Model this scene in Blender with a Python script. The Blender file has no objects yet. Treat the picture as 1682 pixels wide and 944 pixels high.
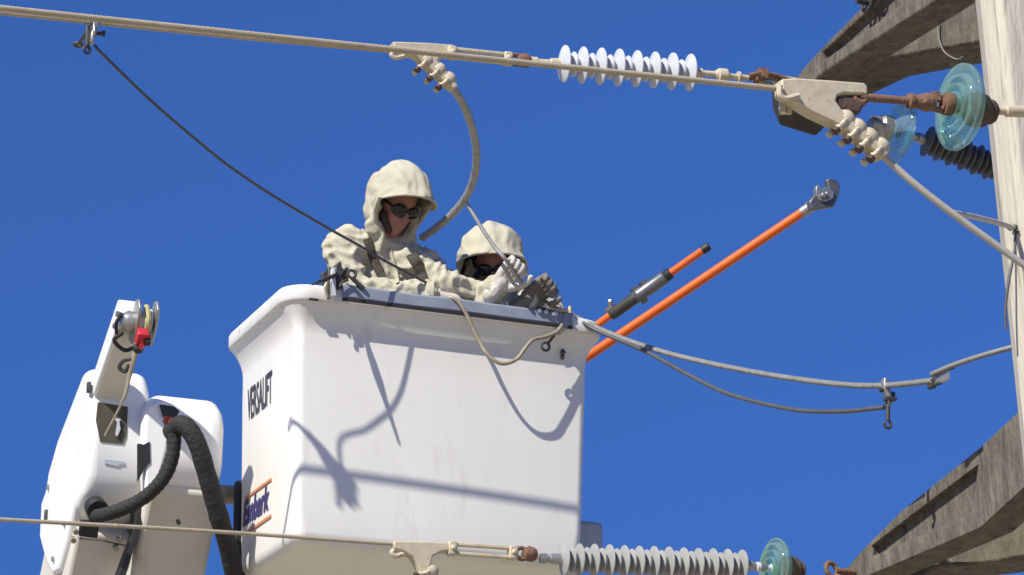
import bpy, bmesh, math, random
from mathutils.bvhtree import BVHTree
from mathutils import Vector, Matrix, noise
random.seed(7)
SC = bpy.context.scene
COL = SC.collection
V = Vector
R = math.radians

# ---------------------------------------------------------------- camera
PITCH = R(18.0)
FPX, PW, PH = 5000.0, 1682.0, 944.0
CAM = V((0, 0, 1.7))
cr, cf, cu = V((1, 0, 0)), V((0, math.cos(PITCH), math.sin(PITCH))), V((0, -math.sin(PITCH), math.cos(PITCH)))
cd = bpy.data.cameras.new('camera')
cd.sensor_width = 36.0
cd.lens = FPX / PW * 36.0
cd.clip_start = 0.1
cd.clip_end = 6000
co = bpy.data.objects.new('camera', cd)
COL.objects.link(co)
co.location = CAM
co.rotation_euler = (R(90) + PITCH, 0, 0)
SC.camera = co

def P(x, y, d):
    """world point seen at photo pixel x, y at depth d metres along the view axis"""
    return CAM + d * (cf + (x - PW / 2) / FPX * cr + (PH / 2 - y) / FPX * cu)

PSI = R(22.5)
u = V((math.cos(PSI), math.sin(PSI), 0))      # along the line and the bucket front
v = V((-math.sin(PSI), math.cos(PSI), 0))     # away from the camera
n = -v
z = V((0, 0, 1))

# ---------------------------------------------------------------- sky and sun
SUN = (-1.64 * u + n + 1.8 * z).normalized()
EL = math.asin(SUN.z)
AZ = math.atan2(SUN.x, SUN.y)
w = bpy.data.worlds.new('World')
SC.world = w
w.use_nodes = True
nt = w.node_tree
sky = nt.nodes.new('ShaderNodeTexSky')
sky.sky_type = 'NISHITA'
sky.sun_disc = False
sky.sun_elevation = EL
sky.sun_rotation = AZ
sky.altitude = 3000
sky.air_density = 1.1
sky.dust_density = 0.0
sky.ozone_density = 10.0
bg = nt.nodes['Background']
bg.inputs['Strength'].default_value = 0.106
hs = nt.nodes.new('ShaderNodeHueSaturation')
hs.inputs['Hue'].default_value = 0.511
hs.inputs['Saturation'].default_value = 1.10
tcw = nt.nodes.new('ShaderNodeTexCoord')
mpw = nt.nodes.new('ShaderNodeMapping')          # flattens the dome: this clear sky is nearly even from horizon up
mpw.inputs['Scale'].default_value = (1, 1, .35)
mpw.inputs['Location'].default_value = (0, 0, .25)
nt.links.new(tcw.outputs['Generated'], mpw.inputs[0])
nt.links.new(mpw.outputs[0], sky.inputs[0])
nt.links.new(sky.outputs[0], hs.inputs['Color'])
nt.links.new(hs.outputs[0], bg.inputs[0])
sd = bpy.data.lights.new('sun', 'SUN')
sd.energy = 4.9
sd.angle = R(0.53)
sd.color = (1.0, 0.95, 0.86)
so = bpy.data.objects.new('sun', sd)
COL.objects.link(so)
so.rotation_euler = (-SUN).to_track_quat('-Z', 'Y').to_euler()
so.location = (0, 0, 20)
SC.cycles.transparent_max_bounces = 40
SC.view_settings.view_transform = 'Standard'
SC.view_settings.look = 'None'
SC.view_settings.exposure = 0.35
SC.view_settings.gamma = 1.0
SC.view_settings.use_curve_mapping = False

# ---------------------------------------------------------------- materials
def mat(name, col, rough=.5, metal=0.0, col2=None, scale=6.0, mix=.5, bump=0.0, bscale=30.0, stretch=(1, 1, 1), spots=None, spec=None):
    m = bpy.data.materials.new(name)
    m.use_nodes = True
    t = m.node_tree
    b = t.nodes['Principled BSDF']
    b.inputs['Roughness'].default_value = rough
    b.inputs['Metallic'].default_value = metal
    if spec is not None:
        b.inputs['Specular IOR Level'].default_value = spec
    tc = t.nodes.new('ShaderNodeTexCoord')
    mp = t.nodes.new('ShaderNodeMapping')
    mp.inputs['Scale'].default_value = stretch
    t.links.new(tc.outputs['Object'], mp.inputs[0])
    nz = t.nodes.new('ShaderNodeTexNoise')
    nz.inputs['Scale'].default_value = scale
    nz.inputs['Detail'].default_value = 6
    nz.inputs['Roughness'].default_value = .6
    t.links.new(mp.outputs[0], nz.inputs[0])
    rp = t.nodes.new('ShaderNodeValToRGB')
    rp.color_ramp.elements[0].position = max(0.0, .5 - mix * .5)
    rp.color_ramp.elements[1].position = min(1.0, .5 + mix * .35)
    c2 = col2 or tuple(c * .82 for c in col)
    rp.color_ramp.elements[0].color = (*c2, 1)
    rp.color_ramp.elements[1].color = (*col, 1)
    t.links.new(nz.outputs['Fac'], rp.inputs[0])
    out = rp.outputs[0]
    if spots:
        s_col, s_scale, s_lo, s_hi, s_st = spots
        mp2 = t.nodes.new('ShaderNodeMapping')
        mp2.inputs['Scale'].default_value = s_st
        t.links.new(tc.outputs['Object'], mp2.inputs[0])
        n2 = t.nodes.new('ShaderNodeTexNoise')
        n2.inputs['Scale'].default_value = s_scale
        n2.inputs['Detail'].default_value = 8
        n2.inputs['Roughness'].default_value = .65
        t.links.new(mp2.outputs[0], n2.inputs[0])
        r2 = t.nodes.new('ShaderNodeMapRange')
        r2.inputs['From Min'].default_value = s_lo
        r2.inputs['From Max'].default_value = s_hi
        t.links.new(n2.outputs['Fac'], r2.inputs['Value'])
        mx = t.nodes.new('ShaderNodeMixRGB')
        mx.inputs[2].default_value = (*s_col, 1)
        t.links.new(r2.outputs[0], mx.inputs[0])
        t.links.new(out, mx.inputs[1])
        out = mx.outputs[0]
    t.links.new(out, b.inputs['Base Color'])
    if bump:
        n3 = t.nodes.new('ShaderNodeTexNoise')
        n3.inputs['Scale'].default_value = bscale
        n3.inputs['Detail'].default_value = 5
        t.links.new(mp.outputs[0], n3.inputs[0])
        bp = t.nodes.new('ShaderNodeBump')
        bp.inputs['Strength'].default_value = bump
        bp.inputs['Distance'].default_value = .02
        t.links.new(n3.outputs['Fac'], bp.inputs['Height'])
        t.links.new(bp.outputs[0], b.inputs['Normal'])
    return m

def glass_mat(name, col, dense):
    m = bpy.data.materials.new(name)
    m.use_nodes = True
    t = m.node_tree
    t.nodes.clear()
    o = t.nodes.new('ShaderNodeOutputMaterial')
    tr = t.nodes.new('ShaderNodeBsdfTransparent'); tr.inputs[0].default_value = (*[min(1, c * 1.25) for c in col], 1)
    df = t.nodes.new('ShaderNodeBsdfTranslucent'); df.inputs[0].default_value = (*col, 1)
    d2 = t.nodes.new('ShaderNodeBsdfDiffuse'); d2.inputs[0].default_value = (*col, 1)
    gl = t.nodes.new('ShaderNodeBsdfGlossy'); gl.inputs['Roughness'].default_value = .06
    lw = t.nodes.new('ShaderNodeLayerWeight'); lw.inputs[0].default_value = .35
    m0 = t.nodes.new('ShaderNodeMixShader'); m0.inputs[0].default_value = .5
    t.links.new(df.outputs[0], m0.inputs[1]); t.links.new(d2.outputs[0], m0.inputs[2])
    nz = t.nodes.new('ShaderNodeTexNoise'); nz.inputs['Scale'].default_value = 14
    mr = t.nodes.new('ShaderNodeMapRange')
    mr.inputs['To Min'].default_value = dense - .12; mr.inputs['To Max'].default_value = dense + .12
    t.links.new(nz.outputs['Fac'], mr.inputs['Value'])
    m1 = t.nodes.new('ShaderNodeMixShader')
    t.links.new(mr.outputs[0], m1.inputs[0])
    t.links.new(tr.outputs[0], m1.inputs[1]); t.links.new(m0.outputs[0], m1.inputs[2])
    m2 = t.nodes.new('ShaderNodeMixShader')
    mm = t.nodes.new('ShaderNodeMath'); mm.operation = 'MULTIPLY'; mm.inputs[1].default_value = .45
    t.links.new(lw.outputs['Fresnel'], mm.inputs[0]); t.links.new(mm.outputs[0], m2.inputs[0])
    t.links.new(m1.outputs[0], m2.inputs[1]); t.links.new(gl.outputs[0], m2.inputs[2])
    t.links.new(m2.outputs[0], o.inputs[0])
    return m

M = {}
M['ground'] = mat('dry_ground', (.36, .31, .22), .95, col2=(.27, .24, .16), scale=.6, bump=.3, bscale=4)
M['bucket'] = mat('bucket_gelcoat', (.79, .775, .715), .38, col2=(.70, .68, .61), scale=4, mix=.9, stretch=(1, 1, .4),
                  spots=((.54, .505, .42), 6, .57, .9, (1.5, 1.5, .45)), bump=.03, bscale=9)
M['rim'] = mat('bucket_rim_gelcoat', (.74, .73, .69), .45, col2=(.6, .57, .5), scale=14, mix=.8, spots=((.3, .26, .2), 24, .62, .8, (1, 1, 1)))
M['guard'] = mat('slate_rubber_strip', (.27, .30, .36), .35, col2=(.20, .225, .28), scale=16, mix=.6)
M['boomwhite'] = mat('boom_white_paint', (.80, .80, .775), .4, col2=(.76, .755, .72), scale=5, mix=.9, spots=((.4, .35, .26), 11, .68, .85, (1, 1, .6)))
M['boomshade_dirt'] = mat('boom_shaded_underside', (.66, .63, .55), .5, col2=(.54, .51, .42), scale=4, mix=.8, spots=((.26, .22, .15), 9, .6, .85, (1, 1, .5)))  # white paint toned beige for the shade underneath, plus dirt spots
M['steel'] = mat('galvanised_steel', (.45, .45, .43), .42, .75, col2=(.28, .28, .27), scale=30, mix=.7, bump=.1, bscale=60)
M['darksteel'] = mat('dark_steel', (.09, .085, .075), .5, .4, col2=(.04, .04, .035), scale=25, mix=.7)
M['wire'] = mat('weathered_aluminium', (.50, .43, .31), .5, .25, col2=(.36, .30, .2), scale=20, mix=.8)
M['wiregrey'] = mat('grey_aluminium_strand', (.42, .42, .40), .45, .4, col2=(.25, .25, .24), scale=30, mix=.8)
M['wirepale'] = mat('pale_grey_strand', (.50, .48, .42), .5, .2, col2=(.34, .32, .27), scale=30, mix=.8)
M['headsteel'] = mat('dull_dark_casting', (.20, .21, .215), .4, .6, col2=(.10, .105, .11), scale=30, mix=.7)
M['wiremid'] = mat('dull_grey_strand', (.27, .27, .25), .6, .15, col2=(.15, .15, .14), scale=30, mix=.8)
M['wiredark'] = mat('dark_ground_cable', (.095, .10, .108), .5, .1, col2=(.06, .062, .066), scale=20, mix=.6)
M['wiretan'] = mat('tan_cable', (.36, .31, .21), .5, .1, col2=(.22, .18, .12), scale=25, mix=.6)
M['clamp'] = mat('cream_oxidised_casting', (.60, .53, .39), .6, .1, col2=(.42, .35, .23), scale=26, mix=.7, bump=.06, bscale=50,
                 spots=((.25, .17, .09), 40, .6, .8, (1, 1, 1)))
M['rust'] = mat('rusty_iron', (.25, .138, .085), .8, .15, col2=(.12, .062, .038), scale=40, mix=.7, bump=.3, bscale=80)
M['darkrust'] = mat('dark_brown_iron', (.12, .075, .05), .75, .2, col2=(.06, .04, .03), scale=40, mix=.7, bump=.3, bscale=80)
M['poly'] = mat('white_polymer', (.62, .64, .67), .42, col2=(.44, .46, .49), scale=14, mix=.8)
M['polygrey'] = mat('grey_polymer', (.40, .40, .38), .5, col2=(.27, .27, .25), scale=18, mix=.8, spots=((.25, .24, .21), 30, .6, .8, (1, 1, 1)))
M['polydark'] = mat('dark_grey_polymer', (.17, .17, .165), .45, col2=(.07, .07, .07), scale=18, mix=.8)  # darker grey for the insulator behind the pole
M['glass'] = glass_mat('aqua_glass', (.56, .76, .69), .25)
M['glassblue'] = glass_mat('blue_glass', (.55, .76, .84), .26)
M['concrete'] = mat('pole_concrete', (.62, .57, .46), .85, col2=(.46, .42, .33), scale=5, mix=.8, stretch=(2.2, 2.2, .35), bump=.5, bscale=14,
                    spots=((.20, .165, .11), 11, .53, .68, (3.0, 3.0, .16)))
M['arm'] = mat('weathered_arm_concrete', (.185, .162, .122), .92, col2=(.055, .046, .035), scale=11, mix=.7, stretch=(1.6, 1.6, .55), bump=.9, bscale=30,
               spots=((.045, .04, .034), 8, .5, .72, (2.4, 2.4, .4)))
M['fabric'] = mat('cream_workwear', (.50, .47, .36), .9, col2=(.40, .37, .27), scale=9, mix=.8, bump=.22, bscale=26,
                  spots=((.40, .33, .17), 5, .66, .85, (1, 1, 1)), spec=.2)
M['glove'] = mat('pale_leather_glove', (.60, .575, .52), .85, col2=(.36, .335, .29), scale=16, mix=.8, bump=.3, bscale=60, spec=.2)
M['gloveshade'] = mat('shaded_leather_glove', (.22, .20, .16), .85, col2=(.12, .11, .085), scale=16, mix=.8, bump=.3, bscale=60, spec=.2)  # glove leather darkened to carry the shade on the second hand
M['skin'] = mat('skin', (.34, .155, .115), .5, col2=(.27, .12, .085), scale=14, mix=.7)
M['strap_shade'] = mat('dark_webbing_and_shade', (.075, .065, .045), .9, col2=(.045, .04, .03), scale=40, bump=.3, bscale=120)
M['hair'] = mat('dark_brown_beard', (.06, .035, .022), .8, col2=(.035, .02, .012), scale=60, bump=.3, bscale=120)
M['darkfelt'] = mat('dark_inner_cap', (.035, .03, .026), .85)
M['lens'] = mat('dark_lens', (.012, .012, .014), .12)
M['boot'] = mat('brown_boot', (.09, .06, .04), .7)
M['orange'] = mat('orange_fibreglass', (.78, .145, .012), .35, col2=(.68, .105, .01), scale=12, mix=.7)
M['black'] = mat('black_rubber', (.022, .022, .023), .55, col2=(.014, .014, .014), scale=25, mix=.6)
M['hose'] = mat('black_hose_sleeve', (.024, .022, .020), .8, col2=(.013, .012, .011), scale=30, mix=.7, bump=.4, bscale=60)
M['hosered'] = mat('red_hose_fitting', (.52, .12, .06), .5, col2=(.38, .07, .035), scale=20)
M['red'] = mat('red_paint', (.62, .03, .05), .4, col2=(.45, .02, .03), scale=20)
M['rope'] = mat('winch_rope', (.50, .45, .22), .8, col2=(.32, .28, .12), scale=40)
M['dark'] = mat('dark_cavity_metal', (.06, .055, .04), .7, col2=(.03, .028, .022), scale=12)
M['olive'] = mat('olive_cavity_metal', (.085, .074, .045), .7, col2=(.05, .043, .028), scale=10)
M['ink'] = mat('black_decal', (.05, .05, .055), .5)
M['inkblue'] = mat('navy_decal', (.05, .045, .16), .5)
M['inkorange'] = mat('orange_decal', (.62, .25, .12), .5)
M['cover'] = mat('grey_plastic_cover', (.42, .45, .48), .5, col2=(.34, .37, .4), scale=8)

# ---------------------------------------------------------------- helpers
def link(name, bm, m, parent=None, smooth=True, angle=40, bevel=0, bseg=2):
    bmesh.ops.recalc_face_normals(bm, faces=bm.faces)
    me = bpy.data.meshes.new(name)
    bm.to_mesh(me)
    bm.free()
    return link_me(name, me, m, parent, smooth, angle, bevel, bseg)

def link_me(name, me, m, parent=None, smooth=True, angle=40, bevel=0, bseg=2):
    o = bpy.data.objects.new(name, me)
    COL.objects.link(o)
    if m is not None:
        me.materials.clear()
        me.materials.append(M[m] if isinstance(m, str) else m)
    if smooth:
        me.shade_smooth()
        try:
            me.set_sharp_from_angle(angle=R(angle))
        except Exception:
            pass
    if bevel:
        b = o.modifiers.new('bevel', 'BEVEL')
        b.width = bevel; b.segments = bseg; b.limit_method = 'ANGLE'; b.angle_limit = R(35)
    if parent:
        o.parent = parent
        o.matrix_parent_inverse = Matrix.Translation(-world_loc(parent))
    return o

def world_loc(o):
    return V(o['_l']) if '_l' in o.keys() else V((0, 0, 0))

def thing(name, label, cat, loc, group=None):
    o = bpy.data.objects.new(name, None)
    o.empty_display_size = .1
    COL.objects.link(o)
    o.location = loc
    o['_l'] = tuple(loc)
    return tag(o, label, cat, group)

def tag(o, label, cat, group=None):
    o['label'] = label
    o['category'] = cat
    if group:
        o['group'] = group
    return o

def spline(pts, sub=8):
    """Catmull-Rom through the points"""
    pts = [V(p) for p in pts]
    if len(pts) < 3:
        k = sub * 2
        return [pts[0].lerp(pts[-1], i / k) for i in range(k + 1)]
    out = []
    q = [2 * pts[0] - pts[1]] + pts + [2 * pts[-1] - pts[-2]]
    for i in range(1, len(q) - 2):
        a, b, c, d = q[i - 1:i + 3]
        for s in range(sub):
            t = s / sub
            out.append(.5 * (2 * b + (c - a) * t + (2 * a - 5 * b + 4 * c - d) * t * t + (3 * b - a - 3 * c + d) * t ** 3))
    out.append(pts[-1])
    return out

def frames(pts):
    res = []
    t0 = (pts[1] - pts[0]).normalized()
    ref = z if abs(t0.z) < .9 else u
    nn = (ref - t0 * ref.dot(t0)).normalized()
    for i, p in enumerate(pts):
        a = pts[max(0, i - 1)]; b = pts[min(len(pts) - 1, i + 1)]
        t = (b - a).normalized()
        nn = (nn - t * nn.dot(t)).normalized()
        res.append((p, t, nn, t.cross(nn)))
    return res

def tube(bm, pts, r, seg=10, caps=True):
    """r is a number or a list of radii"""
    rings = []
    for i, (p, t, a, b) in enumerate(frames(pts)):
        rr = r[i] if isinstance(r, (list, tuple)) else r
        rings.append([bm.verts.new(p + rr * (math.cos(k * 2 * math.pi / seg) * a + math.sin(k * 2 * math.pi / seg) * b)) for k in range(seg)])
    for A, B in zip(rings, rings[1:]):
        for k in range(seg):
            bm.faces.new((A[k], A[(k + 1) % seg], B[(k + 1) % seg], B[k]))
    if caps:
        bm.faces.new(rings[0][::-1]); bm.faces.new(rings[-1])
    return bm

def rope(bm, pts, r, strands=6, pitch=.09, seg=6, core=True):
    L = 0
    fr = frames(pts)
    tw = [0]
    for a, b in zip(pts, pts[1:]):
        L += (b - a).length
        tw.append(L / pitch * 2 * math.pi)
    for s in range(strands):
        ph = s * 2 * math.pi / strands
        tube(bm, [p + .62 * r * (math.cos(ph + w_) * a + math.sin(ph + w_) * b) for (p, t, a, b), w_ in zip(fr, tw)], r * .42, seg)
    if core:
        tube(bm, pts, r * .5, 6)
    return bm

def resample(pts, step):
    out = [pts[0]]; acc = 0
    for a, b in zip(pts, pts[1:]):
        L = (b - a).length
        k = step - acc
        while k <= L:
            out.append(a.lerp(b, k / L)); k += step
        acc = L - (k - step)
    if (out[-1] - pts[-1]).length > step * .3:
        out.append(pts[-1])
    return out

def lathe(bm, o, ax, prof, seg=28, close=False):
    """prof: list of (distance along ax, radius)"""
    ax = ax.normalized()
    a = ax.orthogonal().normalized(); b = ax.cross(a)
    rings = []
    for h, r in prof:
        rings.append([bm.verts.new(o + ax * h + max(r, 1e-4) * (math.cos(k * 2 * math.pi / seg) * a + math.sin(k * 2 * math.pi / seg) * b)) for k in range(seg)])
    prs = list(zip(rings, rings[1:]))
    if close:
        prs.append((rings[-1], rings[0]))
    for A, B in prs:
        for k in range(seg):
            bm.faces.new((A[k], A[(k + 1) % seg], B[(k + 1) % seg], B[k]))
    if not close:
        bm.faces.new(rings[0][::-1]); bm.faces.new(rings[-1])
    return bm

def box(bm, c, ax, ay, az, sx, sy, sz):
    """box centred at c with half sizes along the three axes"""
    vs = []
    for i in (-1, 1):
        for j in (-1, 1):
            for k in (-1, 1):
                vs.append(bm.verts.new(c + ax * (i * sx) + ay * (j * sy) + az * (k * sz)))
    for f in ((0, 1, 3, 2), (4, 6, 7, 5), (0, 4, 5, 1), (2, 3, 7, 6), (0, 2, 6, 4), (1, 5, 7, 3)):
        bm.faces.new([vs[i] for i in f])
    return bm

def prism(bm, pts, depth):
    """polygon of world points extruded by the vector depth"""
    A = [bm.verts.new(p) for p in pts]
    B = [bm.verts.new(p + depth) for p in pts]
    bm.faces.new(A); bm.faces.new(B[::-1])
    k = len(A)
    for i in range(k):
        bm.faces.new((A[i], B[i], B[(i + 1) % k], A[(i + 1) % k]))
    return bm

def onplane(x, y, p0, nn):
    r = P(x, y, 1) - CAM
    return CAM + r * ((p0 - CAM).dot(nn) / r.dot(nn))

def outline(pix, p0, nn):
    return [onplane(x, y, p0, nn) for x, y in pix]

def ball(bm, c, r, sub=2):
    bmesh.ops.create_icosphere(bm, subdivisions=sub, radius=r, matrix=Matrix.Translation(c))
    return bm

def ring(bm, c, ax, R_, r, seg=20, arc=2 * math.pi, start=0, ref=None):
    ax = ax.normalized()
    a = (ref - ax * ref.dot(ax)).normalized() if ref else ax.orthogonal().normalized()
    b = ax.cross(a)
    k = max(6, int(seg * arc / (2 * math.pi)))
    pts = [c + R_ * (math.cos(start + arc * i / k) * a + math.sin(start + arc * i / k) * b) for i in range(k + 1)]
    tube(bm, pts, r, 8)
    return bm

def bolt(bm, c, ax, r, h):
    lathe(bm, c - ax.normalized() * h / 2, ax, [(0, r), (h, r)], 6)
    return bm

def cyl(bm, a, b, r, seg=16, r2=None):
    r2 = r if r2 is None else r2
    lathe(bm, a, b - a, [(0, r), ((b - a).length, r2)], seg)
    return bm

# ---- soft bodies: capsules and ellipsoids fused by a voxel remesh, then wrinkled
def hull_caps(bm, p0, r0, p1, r1):
    t = bmesh.new()
    for p, r in ((p0, r0), (p1, r1)):
        bmesh.ops.create_icosphere(t, subdivisions=2, radius=r, matrix=Matrix.Translation(p))
    res = bmesh.ops.convex_hull(t, input=t.verts)
    junk = {g for g in list(res['geom_interior']) + list(res['geom_unused']) if isinstance(g, bmesh.types.BMVert)}
    bmesh.ops.delete(t, geom=list(junk), context='VERTS')
    me = bpy.data.meshes.new('t'); t.to_mesh(me); t.free()
    bm.from_mesh(me); bpy.data.meshes.remove(me)

def ellip(bm, c, ax, ay, az, rx, ry, rz):
    m = Matrix((( *(ax * rx), 0), (*(ay * ry), 0), (*(az * rz), 0), (0, 0, 0, 1))).transposed()
    m.translation = c
    bmesh.ops.create_icosphere(bm, subdivisions=3, radius=1, matrix=m)

def soft(name, prims, voxel, iters, m, parent=None, wr=0, wscale=10, squash=None, seed=0):
    bm = bmesh.new()
    for p in prims:
        if p[0] == 'c':
            hull_caps(bm, *p[1:])
        else:
            ellip(bm, *p[1:])
    bmesh.ops.recalc_face_normals(bm, faces=bm.faces)
    me = bpy.data.meshes.new(name); bm.to_mesh(me); bm.free()
    o = bpy.data.objects.new('tmp', me); COL.objects.link(o)
    r = o.modifiers.new('r', 'REMESH'); r.mode = 'VOXEL'; r.voxel_size = voxel
    s = o.modifiers.new('s', 'SMOOTH'); s.iterations = iters; s.factor = .5
    dg = bpy.context.evaluated_depsgraph_get()
    me2 = bpy.data.meshes.new_from_object(o.evaluated_get(dg))
    bpy.data.objects.remove(o); bpy.data.meshes.remove(me)
    me2.name = name
    if wr:
        # cloth folds: creases run across the limbs and drape down the trunk
        nrm = [V(x.normal) for x in me2.vertices]
        caps = [(p[1], p[3], (p[2] + p[4]) / 2) for p in prims if p[0] == 'c' and (p[3] - p[1]).length > .08]
        off = V((seed * 7.3, seed * 3.1, seed * 1.7))
        for x, nn in zip(me2.vertices, nrm):
            co = x.co
            best = None
            for a, b, rad in caps:
                ab = b - a
                t = max(0, min(1, (co - a).dot(ab) / ab.length_squared))
                d = (co - a - ab * t).length - rad
                if best is None or d < best[0]:
                    best = (d, a, ab, t, rad)
            d, a, ab, t, rad = best
            ax = ab.normalized(); e1 = ax.orthogonal().normalized(); e2 = ax.cross(e1)
            rel = co - a - ab * t
            ang = math.atan2(rel.dot(e2), rel.dot(e1))
            ca, sa = math.cos(ang), math.sin(ang)
            wob = noise.noise_vector(co * 7 + off)
            if rad < .085:      # sleeve or leg: creases across, slanted
                q = V(((co - a).dot(ax) * wscale * 1.75 + wob.x * 1.2 + ca * .9, ca * 1.0 + wob.y * .4, sa * 1.0)) + off
                k = 1.0
            else:               # trunk: drape mostly downwards
                q = V((co.x * wscale * 1.15 + wob.x * 1.1, co.y * wscale * 1.15, co.z * wscale * .38 + wob.z * .8)) + off
                k = 1.15
            rg = max(0, 1 - 2.4 * abs(noise.noise(q))) ** 1.5
            rg2 = max(0, 1 - 2.6 * abs(noise.noise(q * 1.9 + V((5, 1, 8))))) ** 1.4
            big = noise.noise(co * 5.5 + off)
            x.co += nn * wr * k * (rg * .85 + rg2 * .30 + big * .5 - .4)
        sm = bmesh.new(); sm.from_mesh(me2)
        for q in range(3):
            bmesh.ops.smooth_vert(sm, verts=sm.verts, factor=.5, use_axis_x=True, use_axis_y=True, use_axis_z=True)
        sm.to_mesh(me2); sm.free()
    return link_me(name, me2, m, parent, True, 180)

# ================================================================ SETTING
bm = bmesh.new()
box(bm, V((0, 800, -.5)), V((1, 0, 0)), V((0, 1, 0)), z, 2500, 2500, .5)
g = link('ground', bm, 'ground', smooth=False)
g['kind'] = 'structure'

# depths of the two upper conductors along the photo's x
def dA(x): return 11.81 + (x - 150) * .00082          # far conductor, over the bucket front
def dB(x): return 8.50 + (x - 150) * .00073           # near conductor
def dL(x): return dA(x) - .66                         # lower conductor, straight below the far one

# ---------------------------------------------------------------- pole
def pole_section(c, wdt, dep, ax, ay):
    h = wdt / 2
    return [c + ax * a + ay * b for a, b in ((-h, -dep * .5 + .02), (-h + .02, -dep * .5), (h - .02, -dep * .5), (h, -dep * .5 + .02), (h, -dep * .15), (h * .55, dep * .5), (-h * .55, dep * .5), (-h, -dep * .15))]
top_c = P(1697, -60, 10.98)
low_c = P(1782, 690, 10.5)
axis = (top_c - low_c).normalized()
bm = bmesh.new()
base_t = (low_c.z + .3) / axis.z
rings = []
for i in range(33):
    t = i / 32
    c = low_c - axis * base_t * (1 - t) + axis * ((top_c - low_c).length + 1.6) * t
    wdt = .62 - .09 * t
    rings.append([bm.verts.new(p) for p in pole_section(c, wdt, .34, u, v)])
for A, B in zip(rings, rings[1:]):
    for k in range(8):
        bm.faces.new((A[k], A[(k + 1) % 8], B[(k + 1) % 8], B[k]))
bm.faces.new(rings[0][::-1]); bm.faces.new(rings[-1])
tag(link('utility_pole', bm, 'concrete', angle=25, bevel=.006), 'pale streaked concrete utility pole standing at the right side', 'utility pole')

# ---------------------------------------------------------------- cross arms
def arm(label, tip_px, tip_d, out_l, rec, out_r, seedn, sub_l):
    TP = P(*tip_px, tip_d)
    t = thing('cross_arm', label, 'cross arm', TP, 'concrete cross arms on the pole')
    dl = (math.cos(R(63.7)) * V((1, 0, 0)) - math.sin(R(63.7)) * V((0, 1, 0)))
    nl = V((dl.y, -dl.x, 0)).normalized()          # faces left, toward the viewer's left
    if nl.x > 0: nl = -nl
    pts = outline(out_l, TP, nl)
    bm = bmesh.new(); prism(bm, pts, -nl * .15)
    o = link('front_beam', bm, 'arm', t, angle=25)
    bc = bmesh.new(); rp = outline(rec, TP, nl)
    prism(bc, [p + nl * .05 for p in rp], -nl * .085)
    bmesh.ops.recalc_face_normals(bc, faces=bc.faces)
    mc = bpy.data.meshes.new('cut'); bc.to_mesh(mc); bc.free()
    oc = bpy.data.objects.new('cut', mc); COL.objects.link(oc)
    bo = o.modifiers.new('b', 'BOOLEAN'); bo.object = oc; bo.operation = 'DIFFERENCE'; bo.solver = 'EXACT'
    dg = bpy.context.evaluated_depsgraph_get()
    me = bpy.data.meshes.new_from_object(o.evaluated_get(dg))
    o.modifiers.clear(); o.data = me; me.name = 'front_beam'
    bpy.data.objects.remove(oc)
    b = o.modifiers.new('bevel', 'BEVEL'); b.width = .012; b.segments = 2; b.limit_method = 'ANGLE'; b.angle_limit = R(35)
    dr = (math.cos(R(41)) * V((1, 0, 0)) - math.sin(R(41)) * V((0, 1, 0)))
    nr = V((dr.y, -dr.x, 0)).normalized()
    if nr.x > 0: nr = -nr
    TR = TP - nl * .16
    bm = bmesh.new(); prism(bm, outline(out_r, TR, nr), -nr * .24)
    link('rear_beam', bm, 'arm', t, angle=25, bevel=.012)
    return t, TP, nl, dl, TR, nr, dr

t1, TP1, nl, dl, TR1, nr, dr = arm('dark weathered concrete cross arm at upper right with deep recessed panel and wire loop', (1312, 135), 12.75,
    [(1303, 132), (1322, 108), (1345, 82), (1420, 6), (1500, -75), (1560, -135), (1740, -260), (1740, -125), (1640, -62), (1540, 1), (1440, 65), (1342, 128), (1325, 150)],
    [(1350, 86), (1420, 22), (1520, -70), (1520, -28), (1440, 36), (1352, 98)],
    [(1340, 112), (1440, 55), (1530, 8), (1680, -60), (1740, -80), (1740, 42), (1600, 71), (1520, 85), (1440, 100), (1352, 142)], 1, None)
t2, TP2, _, _, TR2, _, _ = arm('dark weathered concrete cross arm at lower right below the pale pole shaft', (1392, 945), 12.09,
    [(1386, 940), (1415, 905), (1480, 840), (1610, 735), (1682, 668), (1790, 575), (1790, 715), (1682, 800), (1610, 866), (1560, 888), (1425, 945), (1400, 970)],
    [(1431, 896), (1520, 828), (1607, 762), (1597, 842), (1520, 876), (1432, 914)],
    [(1430, 945), (1530, 880), (1610, 842), (1790, 760), (1790, 893), (1641, 922), (1540, 934), (1440, 985)], 2, None)
# dark block, colour and tilt giving the shaded underside of the upper arm's tip
bm = bmesh.new()
bn_ = (n * .55 - z * .85).normalized()
pp = outline([(1279, 158), (1372, 165), (1374, 192), (1340, 225), (1281, 207)], P(1312, 185, 12.62), bn_)
prism(bm, pp, -bn_ * .12)
link('tip_underside', bm, 'dark', t1, bevel=.012)
# ring bolt and washers on the top arm, and the hanging wire loop on its rear beam
bm = bmesh.new()
c0 = onplane(1424, 4, TP1 + nl * .02, nl)
ring(bm, c0, nl, .035, .008); ring(bm, c0 + dl * .07 + z * .03, nl, .026, .008)
cyl(bm, c0 - nl * .05, c0 + nl * .05, .012)
link('ring_bolt', bm, 'darksteel', t1)
bm = bmesh.new()
lp = [onplane(x, y, TR1 + nr * .02, nr) for x, y in ((1541, 32), (1541, 55), (1548, 80), (1560, 92), (1574, 97))] + [onplane(1582, 92, TR1 - nr * .05, nr)]
tube(bm, spline(lp), .0035, 6)
link('wire_loop', bm, 'wiremid', t1)
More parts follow.
